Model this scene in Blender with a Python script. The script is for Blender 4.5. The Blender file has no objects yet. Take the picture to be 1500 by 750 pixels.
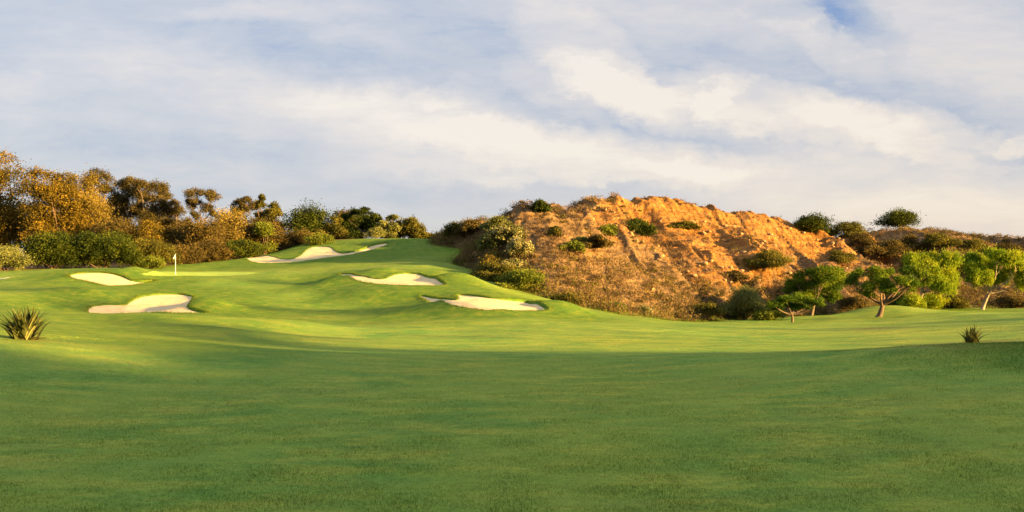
import bpy, math, random
import numpy as np
R = math.radians
F = 1299.0; HZ = 430.0; CAMZ = 2.2
SUN = np.array([0.905, -0.395, 0.165]); SUN = SUN / np.linalg.norm(SUN)
rng = np.random.default_rng(7)
scene = bpy.context.scene
COL = scene.collection

# ---------------------------------------------------------------- helpers
def tag(o, label=None, cat=None, group=None, kind=None):
    if label: o['label'] = label
    if cat: o['category'] = cat
    if group: o['group'] = group
    if kind: o['kind'] = kind
    return o

def empty(name, loc, **k):
    o = bpy.data.objects.new(name, None); COL.objects.link(o)
    o.location = loc; o.empty_display_size = .3
    return tag(o, **k)

def mesh_obj(name, verts, faces, mat, parent=None, smooth=False, attrs=None, nside=4, matidx=None):
    """faces: (n, nside) int array or list of arrays"""
    me = bpy.data.meshes.new(name)
    verts = np.asarray(verts, np.float32)
    if isinstance(faces, list):
        fl = [np.asarray(f, np.int32) for f in faces if len(f)]
    else:
        fl = [np.asarray(faces, np.int32)]
    loops = np.concatenate([f.ravel() for f in fl])
    counts = np.concatenate([np.full(len(f), f.shape[1], np.int32) for f in fl])
    starts = np.concatenate([[0], np.cumsum(counts)[:-1]]).astype(np.int32)
    me.vertices.add(len(verts)); me.vertices.foreach_set('co', verts.ravel())
    me.loops.add(len(loops)); me.loops.foreach_set('vertex_index', loops)
    me.polygons.add(len(counts)); me.polygons.foreach_set('loop_start', starts)
    me.polygons.foreach_set('loop_total', counts)
    if smooth: me.polygons.foreach_set('use_smooth', np.ones(len(counts), bool))
    for m in (mat if isinstance(mat, (list, tuple)) else [mat]): me.materials.append(m)
    if matidx is not None: me.polygons.foreach_set('material_index', np.asarray(matidx, np.int32))
    me.update(calc_edges=True)
    for k, v in (attrs or {}).items():
        a = me.attributes.new(k, 'FLOAT', 'POINT'); a.data.foreach_set('value', np.asarray(v, np.float32))
    o = bpy.data.objects.new(name, me); COL.objects.link(o)
    if parent is not None: o.parent = parent
    return o

def hash2(i, j, s):
    h = (i.astype(np.int64) * 374761393 + j.astype(np.int64) * 668265263 + s * 974634777) & 0xffffffff
    h = ((h ^ (h >> 13)) * 1274126177) & 0xffffffff
    return ((h ^ (h >> 16)) & 0xffffff) / float(0xffffff)

def vnoise(x, y, s=0):
    i = np.floor(x); j = np.floor(y); u = x - i; v = y - j
    u = u*u*u*(u*(u*6-15)+10); v = v*v*v*(v*(v*6-15)+10)
    a = hash2(i, j, s); b = hash2(i+1, j, s); c = hash2(i, j+1, s); d = hash2(i+1, j+1, s)
    return ((a*(1-u)+b*u)*(1-v) + (c*(1-u)+d*u)*v)*2-1

def fbm(x, y, s=0, o=4, g=.5):
    t = 0; a = 1; n = 0
    for k in range(o):
        t = t + a*vnoise(x*2**k + 17.3*k, y*2**k - 9.1*k, s+k); n += a; a *= g
    return t/n

def ridged(x, y, s=0, o=3):
    t = 0; a = 1; n = 0
    for k in range(o):
        t = t + a*(1-2*np.abs(vnoise(x*2**k + 7.7*k, y*2**k + 3.3*k, s+k))); n += a; a *= .5
    return t/n

def sstep(a, b, x):
    t = np.clip((x-a)/(b-a), 0, 1); return t*t*(3-2*t)

def w(px, py, Y):          # point that the photo shows at pixel (px, py) when it stands Y metres away
    return ((px-750)/F*Y, Y, CAMZ + (HZ-py)/F*Y)

class TPS:
    def __init__(s, pts, val, lam=.0):
        s.p = np.array(pts, float); n = len(s.p); s.sc = 30.
        P = s.p/s.sc
        d = np.linalg.norm(P[:, None]-P[None], axis=2)
        K = np.where(d > 0, d*d*np.log(d+1e-12), 0) + lam*np.eye(n)
        Q = np.c_[np.ones(n), P]
        A = np.zeros((n+3, n+3)); A[:n, :n] = K; A[:n, n:] = Q; A[n:, :n] = Q.T
        s.c = np.linalg.solve(A, np.r_[val, 0, 0, 0])
    def __call__(s, x, y):
        sh = np.shape(x); x = np.ravel(x)/s.sc; y = np.ravel(y)/s.sc
        out = np.empty(len(x))
        for k in range(0, len(x), 60000):
            a = x[k:k+60000]; b = y[k:k+60000]
            d2 = (a[:, None]-s.p[:, 0]/s.sc)**2 + (b[:, None]-s.p[:, 1]/s.sc)**2
            out[k:k+60000] = (.5*d2*np.log(d2+1e-12))@s.c[:-3] + s.c[-3] + s.c[-2]*a + s.c[-1]*b
        return out.reshape(sh)

# ---------------------------------------------------------------- golf ground
G = [  # px: [(Y, py) ...]
 (0,   [(14,648),(20,556),(26,497),(32,480),(45,455),(58,430),(72,410),(85,397)]),
 (150, [(20,570),(30,499),(38,481),(47,468),(55,459.5),(64,430),(71,419),(76,398),(84,393)]),
 (300, [(20,573),(30,505),(38,486),(44,476),(52,462),(60,446),(68,425),(76,408),(79,404),(92,398),(97,390),(104,385)]),
 (450, [(20,573),(34,513),(45,489),(52,474),(58,460),(65,440),(75,415),(85,398),(93,388),(100,380),(106,371),(112,362),(120,355)]),
 (540, [(20,573),(34,513),(46,486),(55,466),(62,447),(68,420),(78,399),(88,388),(100,375),(108,363),(114,355),(119,351)]),
 (620, [(20,573),(34,514),(46,486),(54,462),(60,445),(66,425),(72,410),(80,398),(90,382),(105,362),(118,350)]),
 (700, [(20,573),(34,514),(46,485),(51,470),(54,455),(62,431),(70,415),(80,405),(90,396),(105,366),(117,352)]),
 (760, [(50,472),(55,458),(63,438),(70,430),(78,422)]),
 (820, [(20,573),(34,514),(46,484),(52,470),(57,458),(66,447),(74,440)]),
 (900, [(34,514),(48,480),(54,471),(60,465),(68,459),(76,456)]),
 (980, [(20,573),(34,514),(48,480),(54,474),(62,471),(70,469),(80,467)]),
 (1100,[(34,513),(46,490),(56,478),(66,475),(80,472),(92,468),(105,463)]),
 (1250,[(14,630),(19,565),(23,532),(30,512),(42,493),(54,479),(66,474),(80,469),(92,463),(105,458)]),
 (1350,[(14,628),(19,564),(24,517),(31,509),(42,490),(54,475),(66,470),(82,463),(95,456),(108,452)]),
 (1450,[(14,625),(19,562),(24,513),(32,505),(42,484),(52,471),(62,462),(75,458.5),(95,457),(110,452)]),
 (1560,[(14,620),(19,558),(24,504),(32,497),(42,474),(52,464),(62,459),(75,458),(95,456)]),
]
P = []; V = []
for px, l in G:
    for Y, py in l:
        q = w(px, py, Y); P.append(q[:2]); V.append(q[2])
for x, y, z in [(-8,4,0),(0,4,0),(8,4,0),(-6,10,0.02),(0,10,-.02),(6,10,.03),(0,15,0),(14,10,.15),(-14,8,.15),(-40,20,1.6),(-60,50,3.2),
                (40,15,1.4),(60,40,1.6),(-60,80,4.8),(-75,105,5.8),(-50,108,5.8),(-35,116,6.6),(-60,150,8.5),(-25,150,9.),(-5,150,7),
                (0,130,8.2),(25,130,.5),(50,150,.5),(80,150,.6),(100,100,1.2),(100,60,1.5),(15,100,.6),(15,85,0),(8,95,1.5),(4,84,2.4),(80,120,.8)]:
    P.append((x, y)); V.append(z)
gtps = TPS(P, V, lam=.0006)
MOUNDS = [  # px, py, Y, height, rx, ry, rot  (soft mounds beside the bunkers)
 (297,452,57,.75,2.2,2.2),(197,401,77.5,.4,1.4,1.6),(672,404,73,.75,2.2,2.4),(824,447,60,.65,2.0,2.2),(590,352,114,.35,3.5,2.0),
 (150,455,50,.22,4.5,2.5),(105,432,62,.5,3.0,2.2),(90,418,68,.35,4,2.2),(420,404,80,.30,3.0,2.5),(488,402,73.5,.5,1.7,1.8),
 (640,444,56,.5,3.,1.8),(560,405,78,.30,1.6,1.4),(230,472,45,.55,5,2.6),(430,478,46,.45,2.6,2.6),(330,486,40,.15,4,1.6),(500,452,58,.25,6,1.6),(360,440,62,.25,6,1.8),
 (1290,455,90,1.0,4.6,4.0),(1390,455,98,.4,6,4),(1180,466,88,.35,4,3),(700,478,50,.12,7,1.6),(900,482,47,.10,8,1.6),
 (80,425,65,.2,5,2),(560,430,66,.2,4,2),(1050,476,58,.12,8,2.),(1330,512,24.5,.16,3.2,2.0),
]
ML = [((px-750)/F*Y, Y, h, rx, ry) for px, py, Y, h, rx, ry in MOUNDS]

def ground_base(x, y):
    xc = np.clip(x, -78, 100); yc = np.clip(y, 3, 152)
    z = gtps(xc, yc)
    for mx, my, h, rx, ry in ML:
        z = z + h*np.exp(-((x-mx)/rx)**2-((y-my)/ry)**2)
    near = np.exp(-((y-20)/28.)**2)
    z = z + .15*fbm(x*.09, y*.11, 3, 2) * sstep(14, 40, y)
    z = z + .07*fbm(x*.22, y*.26, 23, 2)*sstep(28, 45, y)*(1-sstep(-2,1,y-150)) + .05*fbm(x*.4, y*.4, 9, 2)*sstep(40, 60, y) + .012*fbm(x*.7, y*.7, 5, 2)
    # rise of the land to the right of and behind the camera (outside the view, added and shaped to cast the foreground shadow)
    u = x*.40 + y*.916; v = x*.916 - y*.40
    hh = 13.4 + .4*sstep(20, 25, u) - .36*np.clip(u-25, 0, 30) - .9*sstep(36, 38, u) + .4*fbm(u*.25, u*0+.5, 31, 3)
    hh = hh - .5
    hh = hh*sstep(-55, -25, u)*(1-sstep(57, 62, u))
    z = z + hh*np.exp(-((v-68)/17.)**2)
    return z

def ray(px, py, f, Y0=20., Y1=150., step=.08):
    Y = np.arange(Y0, Y1, step); X = (px-750)/F*Y
    d = f(X, Y) - (CAMZ + (HZ-py)/F*Y)
    k = np.where(d >= 0)[0]
    k = k[0] if len(k) else len(Y)-1
    return np.array([X[k], Y[k], CAMZ+(HZ-py)/F*Y[k]])

BUNK = {
 'A': ([(100,403),(110,400),(130,398.5),(155,399),(172,402),(184,406),(190,410),(205,411),(233,410),(215,414),(190,418),(165,419),(150,418),(140,414),(115,409),(103,406)], 62, 90),
 'B': ([(128,455),(133,450),(145,447),(165,446),(185,447),(190,443),(200,437),(215,432),(235,430),(262,429.5),(278,432),(283,437),(280,442),(272,447),(280,452),(305,457),(300,459),(270,458.5),(230,457),(200,458),(165,459),(140,458.5)], 50, 75),
 'C': ([(497,400),(510,400),(525,403.5),(545,408),(562,409),(572,404.5),(582,400.5),(600,399.5),(620,401),(640,407),(653,415),(648,418),(620,418.5),(590,417.5),(560,416.5),(535,413),(515,408),(500,403.5)], 60, 90),
 'D': ([(613,433),(620,432),(645,436.5),(668,439),(674,437),(668,433),(672,430.5),(690,431.5),(715,436),(750,439),(775,440),(790,444),(803,451),(798,454.5),(775,455),(750,454.5),(730,454),(715,455),(700,453),(675,449),(650,444),(625,438)], 48, 75),
 'E': ([(357,376),(370,374),(395,375),(405,378),(420,380.5),(432,379),(440,375),(447,367),(458,361.5),(470,360.5),(485,362),(490,367),(497,371),(510,370),(530,365),(545,358),(560,354.5),(571,355),(560,361),(545,366),(520,371.5),(490,376),(460,380),(430,384),(400,385.5),(375,384.5),(362,381)], 88, 122),
}
BP = {}
for k, (pl, y0, y1) in BUNK.items():
    pts = np.array([ray(px, py, ground_base, y0, y1)[:2] for px, py in pl])
    # smooth by Chaikin
    for _ in range(2):
        n = np.roll(pts, -1, 0); pts = np.stack([.75*pts+.25*n, .25*pts+.75*n], 1).reshape(-1, 2)
    BP[k] = pts

def sdf(x, y, poly):       # negative inside
    sh = x.shape; x = x.ravel(); y = y.ravel()
    a = poly; b = np.roll(poly, -1, 0)
    best = np.full(len(x), 1e9); ins = np.zeros(len(x), bool)
    for (ax, ay), (bx, by) in zip(a, b):
        ex, ey = bx-ax, by-ay; L = ex*ex+ey*ey+1e-12
        t = np.clip(((x-ax)*ex+(y-ay)*ey)/L, 0, 1)
        best = np.minimum(best, (x-ax-t*ex)**2+(y-ay-t*ey)**2)
        c = ((ay > y) != (by > y)) & (x < (bx-ax)*(y-ay)/(by-ay+1e-12)+ax)
        ins ^= c
    d = np.sqrt(best); d[ins] *= -1
    return d.reshape(sh)

def lip(x, y, poly):       # how deep the sand lies below the turf edge: shallow in front, deeper at the back and right
    c = (poly.min(0)+poly.max(0))/2; h = (poly.max(0)-poly.min(0))/2
    return .02 + .07*sstep(-.5, .9, (y-c[1])/h[1]) + .15*sstep(.2, .95, (x-c[0])/h[0])

def bunker_apply(x, y, z, want_sand=None):
    """ground height with the bunkers cut; rough mask"""
    z = z.copy()
    for k, poly in BP.items():
        lo = poly.min(0)-1.; hi = poly.max(0)+1.
        m = (x > lo[0])&(x < hi[0])&(y > lo[1])&(y < hi[1])
        if not m.any(): continue
        xx = x[m]; yy = y[m]
        d = sdf(xx, yy, poly); L = lip(xx, yy, poly)
        z[m] += .025*np.exp(-(d/.3)**2)      # turned-up turf edge
        z[m] -= (L+.25)*sstep(.03, -.13, d)
    return z

def sand_height(x, y, poly):
    d = sdf(x, y, poly); L = lip(x, y, poly)
    return ground_base(x, y) - L - .07*sstep(0, -1.4, d) + .012*fbm(x*2.2, y*2.2, 77, 3)

def ground_z(x, y):
    x = np.atleast_1d(np.asarray(x, float)); y = np.atleast_1d(np.asarray(y, float))
    return bunker_apply(x, y, ground_base(x, y))
def gz(x, y): return float(ground_z(x, y)[0])

# ---------------------------------------------------------------- scrub hill
HFOOT = [(655,346,118),(680,370,104),(702,405,87),(740,426,79.5),(800,441,75),(850,452,74.5),(900,460,75),(980,470,80),(1050,470,87),(1120,468,95),(1200,461,101),(1300,454,106),(1400,450,110),(1500,449,112),(1620,448,114)]
HCREST = [(672,338,116),(700,329,105),(744,325,87.5),(790,311,90),(850,301,98),(880,297,105),(905,293,110),(960,287,115),(1000,293,116),(1050,303,118),(1100,308,120),(1150,320,122),(1200,345,124),(1240,351,127),(1300,338,135),(1360,343,138),(1430,353,140),(1500,357,140),(1620,360,140)]
HMID = [(724,375,86),(762,385,81),(780,350,84.5),(820,400,79),(850,340,91),(860,420,80),(900,315,109),(930,350,101),(930,320,110.5),(930,400,90),(940,440,81),(1000,350,104),(1000,322,113.5),(1000,400,94),(1010,445,85),
        (1060,330,116),(1080,360,108),(1080,420,95),(1110,395,102),(1150,345,118),(1160,400,106),(1200,370,117),(1210,410,108),(1270,370,124),(1280,410,113),(1350,380,122),(1360,415,116),(1450,385,124),(1450,418,116),(1540,385,124),(1540,418,117)]
P = []; V = []
for px, py, Y in HFOOT:
    q = w(px, py, Y); g = float(ground_base(np.array([q[0]]), np.array([q[1]]))[0])
    P.append(q[:2]); V.append(0)
foot = np.array([w(*f)[:2] for f in HFOOT])
tan = np.gradient(foot, axis=0); tan /= np.linalg.norm(tan, axis=1)[:, None]
out = np.c_[tan[:, 1], -tan[:, 0]]
for f, o_ in zip(foot, out):
    P.append(f+o_*4); V.append(-1.8); P.append(f+o_*10); V.append(-4)
for px, py, Y in HCREST+HMID:
    q = w(px, py, Y); g = float(ground_base(np.array([q[0]]), np.array([q[1]]))[0])
    P.append(q[:2]); V.append(q[2]-g)
for px, py, Y in HCREST[2:]:
    q = w(px, py, Y); L = math.hypot(q[0], q[1])
    for dd, dz in ((5, -.1), (18, -1.2), (60, -4)):
        s = (L+dd)/L; x, y = q[0]*s, q[1]*s; g = float(ground_base(np.array([x]), np.array([y]))[0])
        P.append((x, y)); V.append(q[2]+dz-g)
htps = TPS(P, V, lam=.0003)
def hill_z(x, y, fine=True):
    x = np.atleast_1d(np.asarray(x, float)); y = np.atleast_1d(np.asarray(y, float))
    H = htps(np.clip(x, -20, 125), np.clip(y, 66, 205))
    m = sstep(.3, 4, H)
    wx = x + 2.2*fbm(x*.12, y*.12, 41, 2); wy = y + 2.0*fbm(x*.12+5, y*.12, 43, 2)
    q = wx + .55*(wy-95)
    crest = sstep(7.5, 12, H)*sstep(6, 16, x)*(1-sstep(44, 54, x))
    d = (2.0*ridged(q*.11, wy*.04, 51, 2) - 1.5*np.maximum(0, ridged(q*.17+3.3, wy*.03, 57, 2)-.45)*sstep(4,12,x))*m*(1-.92*sstep(9.5,13.,H)) + .45*ridged(q*.42+.5*fbm(x*.3,y*.3,64,2), wy*.17, 61, 3)*m
    ledge = H + d*.5 + .9*fbm(x*.10, y*.22, 66, 3)
    d = d + (.26*np.abs((ledge/1.15) % 1 - .5)*2*sstep(-.2, .4, fbm(x*.16, y*.16, 68, 2)+.15) + .15*np.maximum(0, ridged(x*.55+1.3*fbm(x*.4, y*.4, 69, 2), y*.6, 70, 3)))*m
    d = d + crest*(.28*ridged(x*.9+.3*wy, wy*.18, 71, 3))
    # slumped terraces
    d = d + .35*fbm(x*.35, y*.6, 81, 4)*m + .15*fbm(x*1.3, y*1.5, 85, 4, .62)*m
    d = d + 2.4*np.exp(-(np.abs(x-27.0)/1.2)**1.3-((y-97.5)/1.7)**2)      # small rock knob low on the slope
    return ground_base(x, y) + H + d - .72*m
def hz(x, y): return float(hill_z(x, y)[0])
def any_z(x, y):
    return np.maximum(ground_base(np.atleast_1d(x), np.atleast_1d(y)), hill_z(x, y))

# ---------------------------------------------------------------- material helpers
class NT:
    def __init__(s, nt): s.nt = nt; nt.nodes.clear()
    def n(s, t, ins=None, **k):
        nd = s.nt.nodes.new(t)
        for a, b in k.items(): setattr(nd, a, b)
        for a, b in (ins or {}).items():
            if isinstance(b, bpy.types.NodeSocket): s.nt.links.new(b, nd.inputs[a])
            else: nd.inputs[a].default_value = b
        return nd
    def math(s, op, a, b=0., c=0., clamp=False):
        nd = s.nt.nodes.new('ShaderNodeMath'); nd.operation = op; nd.use_clamp = clamp
        for i, v in enumerate((a, b, c)):
            if isinstance(v, bpy.types.NodeSocket): s.nt.links.new(v, nd.inputs[i])
            else: nd.inputs[i].default_value = v
        return nd.outputs[0]
    def mix(s, f, a, b, mode='MIX'):
        nd = s.nt.nodes.new('ShaderNodeMix'); nd.data_type = 'RGBA'; nd.blend_type = mode
        for i, v in ((0, f), (6, a), (7, b)):
            if isinstance(v, bpy.types.NodeSocket): s.nt.links.new(v, nd.inputs[i])
            else: nd.inputs[i].default_value = v if i == 0 else (*v[:3], 1)
        return nd.outputs[2]
    def ramp(s, f, stops, interp='LINEAR'):
        nd = s.nt.nodes.new('ShaderNodeValToRGB'); cr = nd.color_ramp; cr.interpolation = interp
        while len(cr.elements) < len(stops): cr.elements.new(.5)
        for e, (p, c) in zip(cr.elements, stops):
            e.position = p; e.color = (*c, 1) if len(c) == 3 else c
        s.nt.links.new(f, nd.inputs[0]); return nd.outputs[0]
    def noise(s, vec, scale, detail=4, rough=.55, dist=0., out='Fac'):
        nd = s.n('ShaderNodeTexNoise', {'Vector': vec, 'Scale': scale, 'Detail': detail, 'Roughness': rough, 'Distortion': dist})
        return nd.outputs[out]
    def mrange(s, v, a, b, c=0., d=1.):
        nd = s.n('ShaderNodeMapRange', {'Value': v, 'From Min': a, 'From Max': b, 'To Min': c, 'To Max': d}); return nd.outputs[0]
    def attr(s, name): return s.n('ShaderNodeAttribute', attribute_name=name).outputs['Fac']
    def vec(s, v, scale=(1,1,1), rot=(0,0,0), loc=(0,0,0)):
        return s.n('ShaderNodeMapping', {'Vector': v, 'Scale': scale, 'Rotation': rot, 'Location': loc}).outputs[0]
def newmat(name):
    m = bpy.data.materials.new(name); m.use_nodes = True; return m, NT(m.node_tree)

# turf -----------------------------------------------------------
def turf_material(name, green=False):
    m, t = newmat(name)
    pos = t.n('ShaderNodeNewGeometry').outputs['Position']
    big = t.noise(pos, .07, 3); mid = t.noise(t.vec(pos, (.5, 1, 1)), 1.1, 6, .68); fine = t.noise(pos, 6., 5, .7); vf = t.noise(pos, 38., 3, .7)
    a = t.ramp(mid, [(.36, (.052,.128,.020)), (.5, (.110,.172,.023)), (.62, (.205,.218,.030))])
    b = t.ramp(big, [(.35, (.054,.150,.030)), (.65, (.168,.184,.026))])
    c = t.mix(.45, a, b)
    # blade-scale variation
    f2 = t.mix(.55, fine, vf)
    f2 = t.math('ADD', t.math('MULTIPLY', t.n('ShaderNodeSeparateColor', {'Color': f2}).outputs[0], 2.6), -.3)
    c = t.mix(1., c, t.n('ShaderNodeCombineColor', {'Red': f2, 'Green': f2, 'Blue': f2}).outputs[0], 'MULTIPLY')
    dry = t.math('MULTIPLY', t.mrange(t.noise(t.vec(pos, (.35,1,1), loc=(3,8,0)), .5, 6, .7), .52, .70), .6, clamp=True)
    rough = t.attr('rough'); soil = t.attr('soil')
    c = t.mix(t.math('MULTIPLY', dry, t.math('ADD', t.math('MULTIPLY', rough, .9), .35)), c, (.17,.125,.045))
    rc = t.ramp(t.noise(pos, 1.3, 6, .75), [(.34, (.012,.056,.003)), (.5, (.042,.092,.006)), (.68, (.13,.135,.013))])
    c = t.mix(t.math('MULTIPLY', rough, .92), c, rc)  # rough also carries the shade painted into the upper grass slope
    st = t.math('SINE', t.math('MULTIPLY', t.n('ShaderNodeSeparateXYZ', {0: t.vec(pos, rot=(0,0,R(24)))}).outputs[0], 1.15))
    st = t.math('MULTIPLY', st, t.math('SUBTRACT', 1., rough))
    c = t.mix(t.mrange(st, -.5, .5, 0, .34), c, (.14,.19,.028))
    sc = t.ramp(t.noise(pos, 1.7, 6, .7), [(.3, (.05,.030,.014)), (.7, (.16,.10,.045))])
    c = t.mix(soil, c, sc)
    h = t.math('ADD', t.math('MULTIPLY', t.noise(pos, 9., 4, .7), .6), t.math('MULTIPLY', t.noise(pos, 45., 3, .7), .4))
    bs = t.math('ADD', .45, t.math('MULTIPLY', rough, .4))
    bmp = t.n('ShaderNodeBump', {'Strength': bs, 'Distance': .05, 'Height': h}).outputs[0]
    # upright blades: the surface a ray meets is tilted every which way
    tn = t.n('ShaderNodeTexNoise', {'Vector': pos, 'Scale': 55., 'Detail': 2., 'Roughness': .7}).outputs['Color']
    tn = t.n('ShaderNodeVectorMath', {0: tn, 1: (.5,.5,.5)}, operation='SUBTRACT').outputs[0]
    tn = t.n('ShaderNodeVectorMath', {0: tn, 1: (3.6,3.6,.5)}, operation='MULTIPLY').outputs[0]
    bmp = t.n('ShaderNodeVectorMath', {0: bmp, 1: tn}, operation='ADD').outputs[0]
    bmp = t.n('ShaderNodeVectorMath', {0: bmp}, operation='NORMALIZE').outputs[0]
    p = t.n('ShaderNodeBsdfPrincipled', {'Base Color': c, 'Roughness': .85, 'Specular IOR Level': .04, 'Normal': bmp})

    t.n('ShaderNodeOutputMaterial', {'Surface': p.outputs[0]})
    return m
M_TURF = turf_material('turf')

m, t = newmat('green_turf'); M_GREEN = m
pos = t.n('ShaderNodeNewGeometry').outputs['Position']
c = t.ramp(t.noise(pos, .8, 5, .6), [(.3, (.135,.205,.024)), (.7, (.20,.27,.036))])
bmp = t.n('ShaderNodeBump', {'Strength': .5, 'Distance': .03, 'Height': t.noise(pos, 30., 3)}).outputs[0]
p = t.n('ShaderNodeBsdfPrincipled', {'Base Color': c, 'Roughness': .8, 'Specular IOR Level': .1, 'Normal': bmp})
t.n('ShaderNodeOutputMaterial', {'Surface': p.outputs[0]})

m, t = newmat('bunker_sand'); M_SAND = m
pos = t.n('ShaderNodeNewGeometry').outputs['Position']
c = t.ramp(t.noise(pos, 1.2, 6, .65), [(.3, (.33,.255,.135)), (.7, (.47,.375,.21))])
wv = t.n('ShaderNodeTexWave', {'Vector': t.vec(pos, rot=(0,0,.5)), 'Scale': 3.2, 'Distortion': 5., 'Detail': 3., 'Detail Scale': .6}).outputs['Fac']
hh = t.math('ADD', t.math('MULTIPLY', wv, .35), t.math('ADD', t.math('MULTIPLY', t.noise(pos, 2.5, 5, .65), .8), t.math('MULTIPLY', t.noise(pos, 14, 3), .3)))
bmp = t.n('ShaderNodeBump', {'Strength': .6, 'Distance': .06, 'Height': hh}).outputs[0]
p = t.n('ShaderNodeBsdfPrincipled', {'Base Color': c, 'Roughness': .95, 'Specular IOR Level': .1, 'Normal': bmp})
t.n('ShaderNodeOutputMaterial', {'Surface': p.outputs[0]})

m, t = newmat('hill_earth'); M_EARTH = m
pos = t.n('ShaderNodeNewGeometry').outputs['Position']
bare = t.attr('bare')
e1 = t.ramp(t.noise(pos, .55, 9, .72, 1.2), [(.30, (.055,.028,.011)), (.44, (.13,.062,.019)), (.55, (.205,.092,.021)), (.72, (.28,.15,.043))])
e2 = t.ramp(t.noise(pos, 2.2, 7, .75), [(.3, (.045,.030,.015)), (.5, (.10,.064,.032)), (.72, (.21,.145,.075))])
nn = t.math('ADD', t.math('SUBTRACT', bare, .07), t.math('MULTIPLY', t.math('SUBTRACT', t.noise(pos, .9, 7, .75), .5), 1.6))
c = t.mix(t.mrange(nn, .35, .62), e2, e1)
str_ = t.noise(t.vec(pos, (.25,.25,3.)), 1.4, 5, .7, .6)
c = t.mix(t.mrange(str_, .45, .7, 0, .35), c, (.36,.22,.09))
hh = t.math('ADD', t.math('MULTIPLY', t.noise(pos, 1.3, 8, .72), .7), t.math('MULTIPLY', t.n('ShaderNodeTexVoronoi', {'Vector': t.vec(pos, (1,1,.6)), 'Scale': 1.6}).outputs['Distance'], .35))
bmp = t.n('ShaderNodeBump', {'Strength': 1., 'Distance': .8, 'Height': hh}).outputs[0]
p = t.n('ShaderNodeBsdfPrincipled', {'Base Color': c, 'Roughness': .95, 'Specular IOR Level': .05, 'Normal': bmp})
t.n('ShaderNodeOutputMaterial', {'Surface': p.outputs[0]})

# ---------------------------------------------------------------- ground mesh
def grow(a, s, g, end):
    o = []; d = s; x = a
    while (x < end) if s > 0 else (x > end):
        d *= g; x += d; o.append(x)
    return o
def grid(xs, ys):
    X, Y = np.meshgrid(xs, ys); nx, ny = len(xs), len(ys)
    i = np.arange((ny-1)*nx).reshape(ny-1, nx)[:, :-1].ravel()
    return X.ravel(), Y.ravel(), np.c_[i, i+1, i+nx+1, i+nx]
xs = np.r_[grow(-60,-.6,1.14,-2500)[::-1], np.arange(-60,-46,.4), np.arange(-46,13,.14), np.arange(13,96,.4), grow(96,.6,1.14,2500)]
ys = np.r_[grow(3,-.6,1.13,-2500)[::-1], np.arange(3,46,.3), np.arange(46,124,.15), np.arange(124,150,.6), grow(150,.8,1.14,3000)]
X, Y, FA = grid(xs, ys)
Zb = ground_base(X, Y)
Z = bunker_apply(X, Y, Zb)
# masks
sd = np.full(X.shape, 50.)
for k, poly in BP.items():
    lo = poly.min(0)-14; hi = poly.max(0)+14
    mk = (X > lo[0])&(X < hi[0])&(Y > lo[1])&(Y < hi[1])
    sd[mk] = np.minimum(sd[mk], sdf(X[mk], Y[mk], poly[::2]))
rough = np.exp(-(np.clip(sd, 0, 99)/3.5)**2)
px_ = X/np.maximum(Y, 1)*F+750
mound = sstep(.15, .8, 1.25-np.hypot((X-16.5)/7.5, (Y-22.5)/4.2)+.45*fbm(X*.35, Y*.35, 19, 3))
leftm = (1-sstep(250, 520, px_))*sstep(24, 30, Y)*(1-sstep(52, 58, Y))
rough = np.clip(np.maximum(rough, np.maximum(mound*.66, leftm*.8)) + sstep(47, 54, Y)*(.50*(1-.5*sstep(700,1000,px_)) + .5*fbm(X*.12, Y*.12, 12, 3)) + .55*sstep(88, 96, Y + 3*fbm(X*.1, Y*.1, 88, 2)), 0, 1)  # last term darkens the far slope's turf colour in place of cast shade
backY = np.interp(px_, [0, 200, 330, 420, 480, 560, 640, 700], [87, 90, 108, 116, 119, 122, 126, 130])
soil = sstep(0, 2.5, Y-backY + 1.0*fbm(X*.4, Y*.4, 14, 3))*(px_ < 660)
Hh = htps(np.clip(X, -20, 125), np.clip(Y, 66, 205))
soil = np.maximum(soil, sstep(-.7, .1, Hh + .4*fbm(X*.5, Y*.5, 15, 3))*(X > -20)*(Y > 60))
for px, py, s_ in ((1445,503,.45),(1290,481,.5),(36,498,.3),(1424,503,.6),(1380,506,.5)):
    q = ray(px, py, ground_base, 15, 90); soil = np.maximum(soil, s_*np.exp(-((X-q[0])/1.6)**2-((Y-q[1])/1.1)**2)*(1+.6*fbm(X*1.5, Y*1.5, 3, 3)))
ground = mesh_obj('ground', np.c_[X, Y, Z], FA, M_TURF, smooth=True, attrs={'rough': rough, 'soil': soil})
tag(ground, kind='structure')

# sand
BL = {
 'A': 'small far-left greenside sand bunker with a thin tail pointing to the flag, right half shaded',
 'B': 'nearer left sand bunker below the flag, rising to a round shoulder on its right',
 'C': 'middle sand bunker on the hill face, narrow left arm and domed right side',
 'D': 'lowest and rightmost sand bunker, long pale strip beside the scrub hill',
 'E': 'highest sand bunker, long and winding along the skyline of the grass hill'}
for k, poly in BP.items():
    lo = poly.min(0)-.4; hi = poly.max(0)+.4
    sx, sy, fa = grid(np.arange(lo[0], hi[0], .14), np.arange(lo[1], hi[1], .14))
    d = sdf(sx, sy, poly)
    sz = sand_height(sx, sy, poly)
    keep = (d[fa] < .12).all(1); fa = fa[keep]
    used = np.unique(fa); mp = np.full(len(sx), -1); mp[used] = np.arange(len(used))
    o = mesh_obj('sand_bunker', np.c_[sx, sy, sz][used], mp[fa], M_SAND, smooth=True)
    tag(o, BL[k], 'bunker', 'sand bunkers around the green')

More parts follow.
